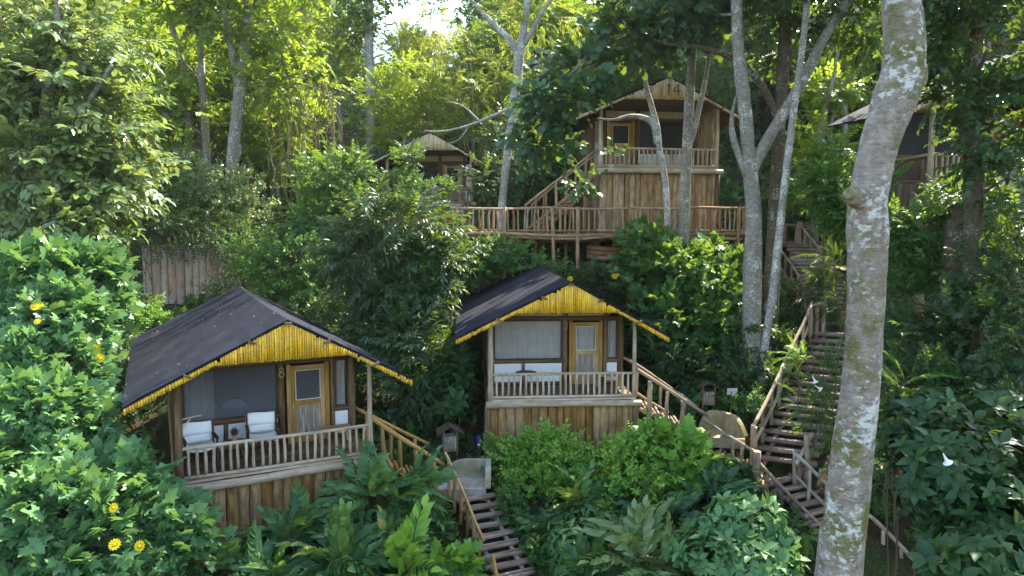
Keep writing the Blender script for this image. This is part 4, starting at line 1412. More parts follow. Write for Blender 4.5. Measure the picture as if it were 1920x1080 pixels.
PK = 1.0 / FPX
def lobe(u, v, y, ru, rv, rd=None):
    c = at(u, v, y); k = y * PK
    return ((c.x, c.y, c.z), (ru * k, rd if rd else (ru + rv) * .42 * k, rv * k))

def shrink(L, size, f=.5, dz=.22):
    out = []
    for c_, r_ in L:
        out.append(((c_[0], c_[1], c_[2] - min(dz * size, .5 * r_[2])), tuple(max(.4 * q, q - f * size) for q in r_)))
    return out

SEED = [100]
def plant(name, label, cat, lobes, kind, size, n, mat, group=None, stems=6, stem_mat='twig', part='foliage', stem_r=.02, **kw):
    """a shrub: stems from the ground into each lobe and a leafy crown"""
    SEED[0] += 1
    lobes = shrink([lobe(*l) for l in lobes], size)
    cx = sum(l[0][0] for l in lobes) / len(lobes); cy = sum(l[0][1] for l in lobes) / len(lobes)
    root = thing(name, label, cat, (cx, cy, gz(cx, cy)), 0, group)
    me = crown_mesh(part, lobes, kind, size, n, mat, SEED[0], **kw)
    o = link(part, me, root); o.location = -root.location
    if stems:
        random.seed(SEED[0])
        mb = MB()
        for i in range(stems):
            l = lobes[i % len(lobes)]
            x = l[0][0] + random.uniform(-.5, .5) * l[1][0]; y = l[0][1] + random.uniform(-.5, .5) * l[1][1]
            z0 = gz(x, y) - .1
            top = Vector((l[0][0] + random.uniform(-.6, .6) * l[1][0], l[0][1] + random.uniform(-.6, .6) * l[1][1], l[0][2] + random.uniform(0, .6) * l[1][2]))
            if top.z < z0 + .2: continue
            mb.log(Vector((x, y, z0)), top, stem_r * random.uniform(.8, 1.5), 6, bend=.06, taper=.4, nseg=5)
        if mb.v:
            so = mb.build('stem', M[stem_mat], root); so.location = -root.location
    return root

def flowers(root, pts, r, mat='petal_y', name='flower'):
    mb = MB()
    for k in range(13):
        a = 2 * PI * k / 13
        t = Vector((math.cos(a), 0, math.sin(a))); q = Vector((-math.sin(a), 0, math.cos(a)))
        mb.quad([t * r * .2, t * r * .7 + q * r * .16 + Vector((0, -.1 * r, 0)), t * r * 1.0, t * r * .7 - q * r * .16 + Vector((0, -.1 * r, 0))])
    ring = len(mb.v)
    mb.tube([(0, .1 * r, 0), (0, -.12 * r, 0), (0, -.22 * r, 0)], [r * .22, r * .26, r * .14], 10)
    me = mb.mesh(name, M[mat])
    for p in pts:
        o = link(name, me, root, Vector(at(*p)) - root.location, (random.uniform(-.8, .1), random.uniform(-.3, .3), random.uniform(-.4, .4)))
        o.scale = (random.uniform(.75, 1.15),) * 3

def trumpet(root, pts, L=.3):
    me = None
    for p in pts:
        if me is None:
            mb = MB(); mb.tube([(0, 0, 0), (0, 0, -.3 * L), (0, 0, -.65 * L), (0, 0, -.9 * L), (0, 0, -L)], [.01, .018, .028, .05, .085], 20, wob=.03, caps=False)
            me = mb.mesh('trumpet_flower', M['petal_w'])
        link('trumpet_flower', me, root, Vector(at(*p)) - root.location, (random.uniform(-.3, .3), random.uniform(-1.0, -.4), 0))

# ------------------------------------------------------------------ trees
def trunk_path(path, y=None):
    """path: (u, v, half width in px[, y])"""
    pts, rad = [], []
    for p in path:
        yy = p[3] if len(p) > 3 else y
        pts.append(at(p[0], p[1], yy)); rad.append(p[2] * yy * PK)
    return pts, rad

def smooth_path(pts, rad, sub=4):
    P, Rr = [], []
    n = len(pts)
    for i in range(n - 1):
        p0 = pts[max(0, i - 1)]; p1 = pts[i]; p2 = pts[i + 1]; p3 = pts[min(n - 1, i + 2)]
        for s in range(sub):
            t = s / sub
            P.append(0.5 * ((2 * p1) + (p2 - p0) * t + (2 * p0 - 5 * p1 + 4 * p2 - p3) * t * t + (3 * p1 - p0 - 3 * p2 + p3) * t ** 3))
            Rr.append(rad[i] + (rad[i + 1] - rad[i]) * t)
    P.append(pts[-1]); Rr.append(rad[-1])
    return P, Rr

def tree(name, label, y, paths, bark, lobes=(), kind='ovates', size=.8, n=800, mat='lf_mid', group=None, seg=10, to_ground=True, cat='tree', lump=.05, crown_name='crown', limbs=True, **kw):
    SEED[0] += 1
    random.seed(SEED[0])
    mb = MB()
    base = None
    for i, path in enumerate(paths):
        pts, rad = trunk_path(path, y)
        if i == 0 and to_ground:
            p = pts[0]
            zg = gz(p.x, p.y)
            if p.z > zg:
                d = (pts[0] - pts[1]); d = d / abs(d.z)
                q = p + Vector((d.x * .5, 0, -1)) * (p.z - zg + .3)
                q.z = gz(q.x, q.y) - .3
                pts.insert(0, q); rad.insert(0, rad[0] * 1.2)
        if base is None: base = pts[0].copy()
        P, Rr = smooth_path(pts, rad)
        mb.tube(P, Rr, seg if i == 0 else max(6, seg - 3), wob=.03, lump=lump)
    root = thing(name, label, cat, base, 0, group)
    o = mb.build('trunk', M[bark], root); o.location = -root.location
    if lobes:
        L = shrink([lobe(*l) for l in lobes], size, .35, .05)
        me = crown_mesh(crown_name, L, kind, size, n, mat, SEED[0] + 500, floor=True, **kw)
        c = link(crown_name, me, root); c.location = -root.location
        # limbs from the trunk tip into the crown
        mb = MB()
        tips = [q for p in paths for q in smooth_path(*trunk_path(p, y))[0]]
        for l in (L if limbs else []):
            c_ = Vector(l[0]); t = min(tips, key=lambda q: (q - c_).length + (9 if q.z > c_.z - .3 else 0))
            if (t - c_).length > .5: mb.log(t, c_, .06, 6, bend=.06, taper=.3, nseg=5)
        if mb.v:
            lo = mb.build('limb', M[bark], root); lo.location = -root.location
    return root
# ------------------------------------------------------------------ shrubs, from the camera side backwards
P_ = plant
# broad-leaved sunflower bushes, lower left
t = P_('sunflower_bush', 'big pale green sunflower bush with lobed leaves filling the lower left corner', 'bush',
   [(120, 960, 13.2, 140, 85), (270, 990, 13.5, 95, 70), (60, 1050, 12.4, 110, 60), (300, 1045, 13.2, 90, 60), (170, 890, 14.2, 100, 55), (190, 1030, 12.8, 120, 70)],
   'tith', .42, 2300, 'lf_tith', up=.75, jit=.35, cl_r=.22, clump=34, nup=1.3, droop=.1)
flowers(t, [(213, 952, 12.4), (215, 1021, 11.9), (262, 1024, 12.1), (232, 872, 13.6)], .11)
t = P_('sunflower_bush', 'tall lobed-leaf sunflower bush left of the dark roof of cabin 8', 'bush',
   [(95, 700, 16.0, 95, 75), (60, 780, 15.0, 100, 75), (135, 800, 15.2, 70, 50), (110, 600, 17.0, 85, 65), (150, 660, 17.0, 52, 45), (20, 880, 14.2, 70, 70)],
   'tith', .42, 2300, 'lf_tith', up=.75, jit=.35, cl_r=.22, clump=34, nup=1.3, droop=.1)
flowers(t, [(70, 603, 15.9), (184, 668, 16.3), (180, 650, 16.4), (66, 575, 16.2), (76, 575, 16.4), (188, 672, 16.3)], .10)
t = P_('sunflower_bush', 'slim sunflower bush reaching up in front of the left porch post of cabin 8', 'bush',
   [(262, 893, 13.7, 44, 28), (318, 985, 13.3, 44, 36), (235, 950, 13.5, 60, 42)], 'tith', .45, 330, 'lf_tith', up=.8, jit=.35, cl_r=.22, nup=1.3)
flowers(t, [(262, 915, 13.7), (300, 905, 13.9)], .09)
t = P_('sunflower_bush', 'upper sunflower bush beside the dark gap, below the sunlit tree', 'bush',
   [(150, 520, 18.5, 70, 55), (70, 520, 18.2, 80, 60), (185, 585, 18.4, 45, 40)], 'tith', .52, 640, 'lf_tith', up=.7, jit=.35, cl_r=.24, nup=1.2)
flowers(t, [(52, 535, 17.2), (38, 545, 17.2), (100, 580, 17.0), (60, 560, 17.0)], .10)

# long-leafleted plants under cabin 8
FR = dict(kind='frond', size=.82, mat='lf_frond', up=.12, jit=.45, cl_r=.25, nup=1.0, clump=16, out=1.0, shell=.35)
P_('long_leaf_plant', 'dark long-leafleted plant against the base slabs below cabin 8', 'plant', [(545, 1010, 14.3, 70, 34), (440, 1065, 13.6, 60, 34)], n=108, **FR)
P_('long_leaf_plant', 'arching long-leafleted plant between cabin 8 and the lower steps, topmost there', 'plant', [(700, 925, 15.4, 80, 42), (780, 935, 16.0, 40, 45)], n=126, **FR)
P_('long_leaf_plant', 'broad arching plant low in front of the base of cabin 8', 'plant', [(630, 1040, 13.7, 80, 44), (520, 1080, 13.2, 70, 30)], n=117, **FR)
P_('long_leaf_plant', 'leafy arching plant at the bottom edge left of the log steps', 'plant', [(720, 1040, 14.2, 90, 55), (640, 1075, 13.4, 70, 35)], n=129, **FR)
P_('long_leaf_plant', 'fresh green arching plant right beside the handrail of the lower steps', 'plant', [(765, 1000, 15.2, 42, 55)], n=66, **FR)
P_('sunflower_bush', 'small bright sunflower plant leaning over the bottom of the log steps', 'bush', [(845, 1062, 14.0, 36, 28)], 'tith', .36, 70, 'lf_bright', up=.8, jit=.35, cl_r=.2, nup=1.3, stems=3)
P_('long_leaf_plant', 'pale sunlit long-leaf plant at the bottom edge below cabin 8', 'plant', [(770, 1070, 13.6, 40, 30)], 'frond', 1.0, 18, 'lf_bright', up=.6, jit=.4, cl_r=.22, stems=2)  # sunlight put into this one's brighter leaf colour

# the shrubbery below cabin 7
P_('bright_shrub', 'yellow-green small-leaved shrub against the slab base of cabin 7', 'shrub', [(1010, 850, 18.9, 80, 45), (990, 905, 18.3, 55, 45), (1060, 880, 18.6, 50, 50)], 'tiny', .42, 900, 'lf_bright', up=.7, jit=.45, cl_r=.26, clump=40, mint=1)
P_('bright_shrub', 'loose light green shrub right of centre below the railing of cabin 7', 'shrub', [(1160, 860, 18.6, 60, 40), (1215, 860, 18.6, 50, 60), (1190, 920, 17.8, 70, 50)], 'small', .42, 620, 'lf_bright', up=.6, jit=.5, cl_r=.28, clump=36)
P_('lobed_shrub', 'lobed-leaf shrub rising against the porch steps of cabin 7', 'shrub', [(1258, 832, 18.6, 52, 30), (1285, 872, 18.2, 45, 40)], 'maple', .5, 210, 'lf_bright', up=.75, jit=.4, cl_r=.25, nup=1.2)
F2 = dict(FR); F2['size'] = .8
P_('long_leaf_plant', 'dark arching plant right of the lower steps below the bright shrub', 'plant', [(1050, 975, 17.0, 55, 40), (1090, 945, 17.2, 60, 45)], n=105, **F2)
P_('whorled_shrub', 'whorled dark green shrub in the middle below cabin 7', 'shrub', [(1135, 985, 16.6, 75, 45), (1075, 1025, 15.8, 50, 45)], 'whorll', .42, 130, 'lf_frond', up=.9, jit=.35, cl_r=.28, nup=.3)
P_('long_leaf_plant', 'shaded arching plant in the hollow below the porch steps of cabin 7', 'plant', [(1240, 960, 16.9, 80, 50), (1330, 920, 17.4, 60, 45)], n=126, **F2)
P_('long_leaf_plant', 'sunlit pale arching plant low at the bottom centre of the shrubbery', 'plant', [(1215, 1045, 14.6, 85, 38)], 'frond', 1.0, 38, 'lf_pale', up=.5, jit=.4, cl_r=.24, stems=3)  # sun on this plant is put into its pale leaf colour
P_('long_leaf_plant', 'dark fern-like plant at the bottom edge beside the lower steps', 'plant', [(1120, 1075, 14.6, 55, 30)], n=45, **F2)
P_('whorled_shrub', 'pale broad-leaved shrub with sunlit top left of the big lichen-covered trunk', 'shrub', [(1390, 990, 15.0, 85, 50), (1340, 1040, 14.4, 70, 45), (1425, 1055, 14.0, 70, 45), (1410, 955, 15.6, 50, 30)], 'whorl', .4, 460, 'lf_tith', up=.9, jit=.35, cl_r=.26, nup=.3)
P_('whorled_shrub', 'glossy dark shrub beside the ramp post at the foot of the middle flight', 'shrub', [(1370, 900, 17.8, 55, 30), (1345, 880, 18.4, 40, 30)], 'whorl', .5, 80, 'lf_dark', up=.8, jit=.4, cl_r=.28, nup=.3, stems=3)
P_('fern', 'yellowish fern hanging at the lower flight beside the big trunk', 'fern', [(1500, 985, 15.6, 35, 30)], 'fern', .7, 12, 'lf_bright', up=.2, jit=.5, cl_r=.2, stems=0)
P_('small_herb', 'low weedy herbs on the bank right of the lower steps', 'herb', [(955, 950, 17.4, 22, 50), (1005, 1030, 16.4, 20, 40)], 'tiny', .3, 240, 'lf_mid', up=.7, jit=.5, cl_r=.3, stems=0)

# right of the big trunk
t = P_('trumpet_shrub', 'big dark shrub with hanging white trumpet flowers right of the big trunk', 'shrub',
   [(1800, 870, 14.0, 120, 90), (1720, 800, 15.0, 80, 70), (1870, 980, 13.0, 100, 90), (1800, 985, 13.6, 70, 75), (1880, 800, 14.8, 80, 80)], 'whorl', .44, 1000, 'lf_dark', up=.7, jit=.4, cl_r=.26, nup=.35, clump=34)
trumpet(t, [(1768, 850, 12.9), (1686, 842, 14.3)], .22)
P_('dark_shrub', 'dark leafy shrub at the bottom right corner by the handrail', 'shrub', [(1850, 1060, 12.2, 110, 60), (1790, 1075, 14.0, 45, 28)], 'whorl', .5, 200, 'lf_dark', up=.7, jit=.4, cl_r=.3, nup=.3)
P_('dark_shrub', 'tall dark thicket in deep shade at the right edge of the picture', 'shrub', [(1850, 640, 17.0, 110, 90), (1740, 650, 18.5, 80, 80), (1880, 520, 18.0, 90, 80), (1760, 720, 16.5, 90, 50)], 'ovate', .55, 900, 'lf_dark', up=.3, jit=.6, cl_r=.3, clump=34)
P_('pinnate_shrub', 'drooping pinnate shrub just right of the big trunk at mid height', 'shrub', [(1690, 720, 16.0, 50, 40), (1720, 560, 20.0, 60, 60), (1690, 640, 18.0, 40, 45)], 'fern', .75, 110, 'lf_mid', up=.3, jit=.5, cl_r=.3)
P_('flecked_shrub', 'sun-flecked shrub below the shaded cabin on the right', 'shrub', [(1720, 430, 20.5, 90, 55), (1850, 420, 20.0, 90, 50), (1780, 500, 20.0, 90, 40), (1680, 470, 21, 40, 60)], 'ovate', .5, 760, 'lf_mid', up=.3, jit=.5, cl_r=.3, clump=34)
# beside the stairs
t = P_('pinnate_shrub', 'feathery shrub with white trumpet flowers growing over the right side of the middle flight', 'shrub', [(1545, 700, 21.2, 45, 40), (1530, 760, 20.6, 40, 40), (1570, 800, 19.4, 45, 60)], 'fern', .8, 105, 'lf_mid', up=.35, jit=.5, cl_r=.3, part='foliage')
trumpet(t, [(1523, 704, 20.4), (1527, 722, 20.5)], .22)
P_('pinnate_shrub', 'dark feathery shrub leaning over the top flight of the stair', 'shrub', [(1570, 490, 26.2, 45, 45), (1585, 560, 25.4, 40, 40), (1550, 540, 26, 30, 25)], 'fern', 1.0, 110, 'lf_dark', up=.2, jit=.5, cl_r=.3)
P_('pinnate_shrub', 'bright feathery shoots crossing the middle flight below its upper landing', 'shrub', [(1510, 665, 22.2, 45, 22)], 'fern', .8, 22, 'lf_bright', up=.3, jit=.5, cl_r=.3, stems=3)
P_('dark_shrub', 'dark undergrowth shrub between the stair rail and the trio of trunks', 'shrub', [(1480, 570, 26.8, 30, 50), (1450, 640, 24.8, 40, 35), (1430, 700, 23.4, 45, 40)], 'ovate', .45, 300, 'lf_dark', up=.4, jit=.5, cl_r=.3)

# between and behind the two lower cabins
P_('lobed_shrub', 'large lobed-leaf shrub heaped up right of the roof of cabin 7', 'shrub', [(1270, 515, 26.5, 85, 55), (1330, 565, 25.6, 70, 70), (1215, 475, 27.2, 55, 45), (1350, 490, 27.4, 45, 45), (1280, 605, 25.0, 70, 60)], 'maple', .52, 1200, 'lf_mid', up=.6, jit=.45, cl_r=.26, nup=1.1, clump=34)
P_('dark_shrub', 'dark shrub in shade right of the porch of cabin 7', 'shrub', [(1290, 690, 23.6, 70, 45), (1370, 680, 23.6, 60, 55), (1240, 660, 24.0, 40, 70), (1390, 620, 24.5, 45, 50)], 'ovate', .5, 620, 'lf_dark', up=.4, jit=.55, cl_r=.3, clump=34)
P_('pinnate_shrub', 'dark pinnate plant hanging above the notice board', 'shrub', [(1385, 700, 22.6, 30, 30)], 'fern', .9, 24, 'lf_frond', up=.2, jit=.5, cl_r=.3, stems=2)
P_('leafy_shrub', 'small yellowish shrub around the notice board post', 'shrub', [(1395, 755, 22.0, 40, 25), (1350, 745, 22.8, 18, 30)], 'small', .35, 150, 'lf_mid', up=.5, jit=.5, cl_r=.3, stems=3)
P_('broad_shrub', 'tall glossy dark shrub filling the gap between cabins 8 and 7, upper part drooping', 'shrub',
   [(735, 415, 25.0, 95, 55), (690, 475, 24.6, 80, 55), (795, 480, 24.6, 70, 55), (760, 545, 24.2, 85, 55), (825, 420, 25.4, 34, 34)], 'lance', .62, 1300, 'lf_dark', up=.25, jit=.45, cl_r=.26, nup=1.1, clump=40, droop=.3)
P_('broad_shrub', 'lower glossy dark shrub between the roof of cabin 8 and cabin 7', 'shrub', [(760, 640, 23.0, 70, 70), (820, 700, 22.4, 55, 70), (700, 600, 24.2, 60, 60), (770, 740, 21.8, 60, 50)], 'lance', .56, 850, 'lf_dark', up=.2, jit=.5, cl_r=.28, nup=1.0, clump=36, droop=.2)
P_('whorled_shrub', 'broad-whorled plant by the dark side wall of cabin 7', 'shrub', [(860, 740, 21.2, 28, 45), (845, 690, 21.6, 28, 40)], 'whorl', .6, 60, 'lf_dark', up=.6, jit=.4, cl_r=.3, nup=.3, stems=3)
P_('leafy_shrub', 'rounded mid-green shrub behind the ridge of cabin 8', 'shrub', [(545, 500, 27.5, 75, 60), (610, 540, 26.8, 60, 55), (520, 560, 26.6, 50, 40), (480, 470, 28.6, 50, 45)], 'small', .5, 900, 'lf_mid', up=.5, jit=.5, cl_r=.26, clump=40)
P_('leafy_shrub', 'dark shrub in the shade right of the roof ridge of cabin 8', 'shrub', [(600, 610, 25.0, 55, 50), (650, 660, 24.0, 45, 50)], 'ovate', .5, 300, 'lf_dark', up=.3, jit=.5, cl_r=.3)
P_('red_tipped_shrub', 'tall vine-hung shrub with pale young leaves left of the low plain cabin', 'shrub', [(620, 330, 30.0, 62, 44), (600, 400, 29.4, 60, 60), (655, 310, 30.5, 34, 34), (660, 395, 29.4, 55, 45)], 'ovate', .52, 950, 'lf_mid', up=.2, jit=.5, cl_r=.28, clump=36, droop=.1)
P_('leafy_shrub', 'shrub climbing in front of the gable of the low plain cabin', 'shrub', [(765, 285, 33.0, 26, 36), (735, 345, 32.0, 50, 26), (810, 350, 31.6, 40, 24)], 'ovate', .45, 330, 'lf_mid', up=.4, jit=.5, cl_r=.3)
P_('bright_shrub', 'bright little shrub behind the left eave of cabin 8', 'shrub', [(285, 585, 26.0, 30, 25), (250, 605, 25.4, 30, 30)], 'tiny', .5, 240, 'lf_bright', up=.6, jit=.5, cl_r=.28, stems=3)
P_('dark_shrub', 'dark shrub in the gap left of the eave of cabin 8', 'shrub', [(215, 640, 23.0, 35, 50), (230, 560, 26, 30, 60), (220, 740, 19.5, 40, 50)], 'ovate', .45, 300, 'lf_dark', up=.3, jit=.5, cl_r=.3)
P_('leafy_shrub', 'fresh green shrub under the left end of the walkway', 'shrub', [(930, 470, 28.8, 55, 35), (1000, 500, 28.6, 45, 28), (890, 500, 28.4, 40, 45)], 'small', .5, 460, 'lf_mid', up=.5, jit=.5, cl_r=.28)
t = P_('leafy_shrub', 'dark green shrub behind the ridge of cabin 7 with a few yellow flowers', 'shrub', [(1130, 520, 29.0, 45, 28), (1080, 530, 28.8, 35, 24)], 'ovate', .5, 200, 'lf_dark', up=.5, jit=.5, cl_r=.3)
flowers(t, [(1158, 516, 27.6), (1152, 518, 27.6), (1069, 523, 27.9)], .12)
P_('lobed_shrub', 'lobed-leaf shrub growing up before the right half of the walkway railing', 'shrub', [(1200, 440, 28.6, 38, 26), (1330, 480, 28.4, 50, 22), (1265, 475, 28.4, 46, 26)], 'maple', .5, 260, 'lf_mid', up=.7, jit=.4, cl_r=.28, nup=1.2)
P_('creeper', 'thick creeper draped over the top of the pinkish plank wall', 'creeper', [(330, 425, 31.0, 110, 38), (220, 460, 30.8, 40, 55), (445, 445, 31.4, 65, 50), (205, 560, 29.8, 30, 65), (470, 530, 30.8, 40, 50)], 'vine', .55, 900, 'lf_dark', up=-.1, jit=.45, cl_r=.24, clump=44, part='foliage', stems=4)
P_('creeper', 'loose sprig of creeper hanging over the right part of the plank wall', 'creeper', [(400, 520, 31.0, 38, 18), (395, 550, 31.0, 22, 14)], 'vine', .5, 60, 'lf_mid', up=-.1, jit=.45, cl_r=.3, stems=0)
P_('flowering_shrub', 'dry sunlit grey-green shrub above the creeper-covered wall', 'shrub', [(400, 350, 34.5, 80, 50), (330, 385, 33.4, 60, 40), (450, 390, 33.6, 60, 40), (350, 310, 35.5, 30, 35)], 'tiny', .6, 1000, 'lf_pale', up=.6, jit=.5, cl_r=.26, clump=44)
P_('leafy_shrub', 'bluish shrub left of the sunlit shrub, at the foot of the leaning trunk', 'shrub', [(250, 370, 30.0, 70, 50), (190, 420, 28.0, 60, 50), (290, 320, 32, 50, 40)], 'ovate', .6, 620, 'lf_mid', up=.4, jit=.5, cl_r=.28)

# ------------------------------------------------------------------ trees
tree('big_trunk_tree', 'huge pale trunk patched with lichen and moss standing in front of the stairs', 10.0,
     [[(1572, 1085, 43), (1584, 980, 39.5), (1597, 860, 37), (1608, 770, 35), (1617, 680, 33.5), (1622, 600, 33), (1625, 500, 33.5), (1627, 430, 36), (1628, 370, 33), (1641, 300, 33), (1658, 240, 35), (1680, 180, 38.5), (1693, 135, 36), (1695, 70, 34), (1690, 0, 32), (1694, -120, 35), (1700, -420, 30, 10.5), (1690, -800, 22, 11)],
      [(1620, 380, 16), (1606, 372, 19, 9.8), (1597, 366, 17, 9.68), (1590, 362, 9, 9.62)],
      [(1700, 140, 20), (1716, 150, 22), (1727, 132, 12), (1731, 118, 5)],
      [(1695, -380, 18, 10.4), (1500, -700, 12, 11.5), (1300, -850, 7, 12.5)], [(1698, -420, 16, 10.5), (1950, -700, 11, 12), (2150, -900, 7, 13)]],
     'bark_big', [(1850, -900, 11.5, 300, 160, 3.0), (2150, -800, 13, 300, 170, 2.8), (2050, -560, 15.5, 260, 150, 2.6), (2350, -420, 13, 260, 160, 2.6)],  # unseen crown, its leaves kept to the right to shade that side
     'ovates', 1.0, 1100, 'lf_dark', seg=40, lump=.035, cl_r=.3)
# trio of trunks by the top flight
tree('forked_tree', 'pale tree forking in a wide V beside the top flight of stairs', 24.0,
     [[(1409, 605, 18), (1411, 500, 17), (1413, 400, 14.5), (1406, 320, 13), (1398, 220, 12.5), (1388, 130, 11.5), (1382, 50, 10), (1380, -60, 10), (1370, -260, 8)],
      [(1408, 320, 12), (1440, 260, 10.5), (1480, 195, 10.5), (1520, 120, 9.5), (1555, 55, 8.5), (1595, -10, 7), (1660, -120, 6)],
      [(1400, 330, 8), (1376, 262, 6), (1372, 222, 4), (1380, 180, 1.5)]],
     'bark_grey', [(1310, 20, 25.5, 100, 50), (1400, -40, 25, 130, 60), (1520, -20, 24.5, 110, 60), (1450, 90, 26, 70, 40), (1620, -120, 25, 130, 80), (1350, -220, 25, 190, 110), (1520, -260, 26, 170, 100)],
     'ovate', .75, 1500, 'lf_dark', seg=16, up=.1, cl_r=.27, clump=36)
tree('dark_trunk_tree', 'straight dark-barked tree between the two pale trunks by the stair', 25.0,
     [[(1441, 605, 16), (1450, 480, 14), (1455, 350, 12), (1462, 230, 10), (1470, 100, 11), (1474, -20, 10), (1480, -300, 7)], [(1463, 245, 7), (1447, 195, 7), (1402, 128, 6), (1330, 92, 5, 25), (1250, 82, 3, 25.3), (1190, 60, 1, 25.4)]],
     'bark_dark', [(1480, -330, 26.5, 210, 120), (1560, -200, 27, 160, 90), (1620, 40, 27.5, 70, 60)], 'ovate', .8, 800, 'lf_dark', seg=14, cl_r=.28)
tree('slender_tree', 'slender pale tree leaning right, front of the trio by the stair', 23.4,
     [[(1435, 640, 7.5), (1448, 560, 8), (1460, 450, 7.5), (1472, 340, 7), (1484, 240, 6.5), (1496, 150, 5.5), (1510, 40, 6), (1520, -100, 5)]],
     'bark_white', [(1530, -160, 24.5, 130, 90), (1600, 30, 25.5, 60, 50)], 'ovate', .75, 420, 'lf_mid', seg=12, cl_r=.3)
# tree of big round leaves before the tall cabin
t = tree('round_leaf_tree', 'tree with big dark rounded leaves hanging before the tall cabin', 28.0,
     [[(1282, 450, 10), (1284, 380, 9.5), (1287, 300, 9.5), (1292, 200, 9), (1298, 100, 8), (1303, 0, 8), (1300, -150, 6)],
      [(1286, 300, 6), (1303, 235, 6), (1318, 170, 4.5), (1327, 120, 3.5), (1334, 60, 2.5), (1338, 0, 1)],
      [(1300, 70, 7), (1250, 60, 6, 27.5), (1180, 78, 5, 26.6), (1100, 130, 4, 25.8), (1035, 195, 3, 25.4), (1005, 265, 1.5, 25.4)],
      [(1180, 78, 4, 26.6), (1120, 90, 3, 25.8), (1060, 150, 2, 25.5)]],
     'bark_grey', [(1085, 125, 25.5, 62, 45), (1040, 180, 25.2, 70, 45), (1005, 250, 25.4, 45, 55), (1180, 70, 26, 85, 45), (1310, 40, 26.5, 60, 40), (1035, 275, 25.6, 36, 30), (1240, -10, 26.5, 120, 50)],
     'round', .66, 950, 'lf_round', limbs=False, up=-.1, jit=.4, cl_r=.27, clump=34, nup=.8)
tree('bent_tree', 'thin bent tree with a dead branch crossing the railing of the tall cabin', 27.6,
     [[(1250, 385, 6), (1244, 320, 6), (1236, 280, 5.5), (1232, 240, 6), (1222, 200, 5.5), (1212, 165, 4.5), (1206, 120, 3), (1200, 70, 1)],
      [(1233, 270, 7), (1226, 235, 6), (1208, 221, 5), (1180, 218, 4), (1150, 225, 2.5), (1120, 222, 1.5)]],
     'bark_white', [(1110, 335, 27, 24, 16), (1085, 350, 27, 22, 14), (1160, 285, 27, 18, 10)], 'round', .5, 36, 'lf_round', up=-.1, jit=.4, cl_r=.3, limbs=False)
t = tree('pale_tree', 'tall pale-trunked tree at the left end of the walkway', 32.4,
     [[(938, 440, 8), (942, 380, 7.5), (950, 300, 7.5), (960, 220, 8), (970, 150, 8.5), (975, 95, 8.5), (983, 50, 6), (988, 0, 5.5), (992, -120, 5)],
      [(973, 105, 8), (958, 78, 7), (935, 55, 5.5), (905, 25, 3.5), (885, 0, 2)],
      [(978, 90, 6), (996, 60, 5), (1012, 30, 4), (1040, -10, 2)],
      [(962, 200, 3), (930, 215, 3), (880, 235, 2.2), (830, 246, 1.4), (795, 245, .8)], [(900, 228, 2), (870, 200, 1.4), (840, 190, .8)], [(880, 235, 1.6), (860, 262, 1), (835, 270, .6)]],
     'bark_white', [(940, 45, 33, 45, 35), (1010, 30, 33.5, 60, 45), (990, -90, 33.5, 100, 60)], 'bamboo', .8, 300, 'lf_bamboo', up=0, droop=.3, cl_r=.3, seg=12)
# left side
tree('sunlit_tree', 'big leafy tree with sun-bleached drooping leaves at the left edge', 21.5,
     [[(60, 560, 14), (70, 400, 13), (80, 250, 11), (100, 100, 8), (120, -40, 6)], [(75, 330, 8), (160, 200, 5), (210, 120, 3)]],
     'bark_grey', [(80, 170, 21.5, 110, 80), (180, 240, 22, 90, 70), (60, 300, 21, 110, 80), (170, 360, 21.5, 90, 60), (90, 420, 20.5, 100, 60), (40, 60, 22, 120, 70), (150, 80, 22.5, 90, 60), (250, 300, 23, 60, 50)],
     'ovate', .9, 1500, 'lf_pale', up=.25, droop=.3, cl_r=.26, clump=36, nup=1.1)  # sun glare on the leaves is put into their pale colour
tree('dark_tree', 'dark-crowned tree in the top left corner behind the sun-bleached leaves', 27.0,
     [[(110, 420, 10), (130, 250, 9), (150, 100, 8), (170, -60, 6)]], 'bark_dark',
     [(60, 10, 27, 120, 70), (190, 60, 27.5, 70, 60), (130, -80, 27, 160, 80), (230, 150, 28, 60, 60)], 'ovates', .85, 700, 'lf_yel', cl_r=.3)
tree('leaning_trunk', 'bare grey trunk leaning steeply to the left among yellow-green leaves', 38.5,
     [[(335, 300, 8), (322, 235, 7.5), (300, 195, 7), (268, 150, 6), (235, 110, 5), (205, 80, 4), (180, 45, 3)], [(318, 250, 4), (300, 228, 3.5), (275, 195, 3), (245, 165, 2)]], 'bark_white',
     [(200, 40, 38.5, 50, 40), (240, 180, 39, 30, 24)], 'ovates', .8, 120, 'lf_yel', cl_r=.3)
YT = dict(kind='ovate', size=.9, mat='lf_yel', cl_r=.27, up=.15, clump=30, nup=.9)
tree('forked_tree', 'forked grey tree among bright yellow-green leaves above the plank wall', 35.5,
     [[(428, 420, 11), (434, 340, 11), (438, 270, 11), (447, 200, 11), (450, 150, 10), (458, 90, 9), (466, 20, 8), (470, -80, 6)],
      [(447, 160, 8), (438, 110, 7), (428, 60, 6), (418, 0, 5), (410, -80, 4)], [(430, 330, 6), (444, 300, 5), (450, 270, 4)]],
     'bark_grey', [(440, 40, 36, 90, 50), (520, 60, 36, 70, 50), (560, 150, 36.5, 80, 50), (400, -60, 36, 110, 60), (530, -60, 37, 110, 60), (500, 150, 35.0, 60, 35)], n=900, **YT)
tree('thin_tree', 'thin straight tree left of the forked grey tree on the hillside', 37.0,
     [[(388, 300, 7), (382, 200, 7), (376, 100, 6), (370, 0, 5), (366, -80, 4)]], 'bark_grey',
     [(350, 120, 37, 60, 45), (400, 30, 37.5, 70, 45), (340, 220, 36.5, 60, 40), (360, -60, 37, 100, 50)], n=480, **YT)
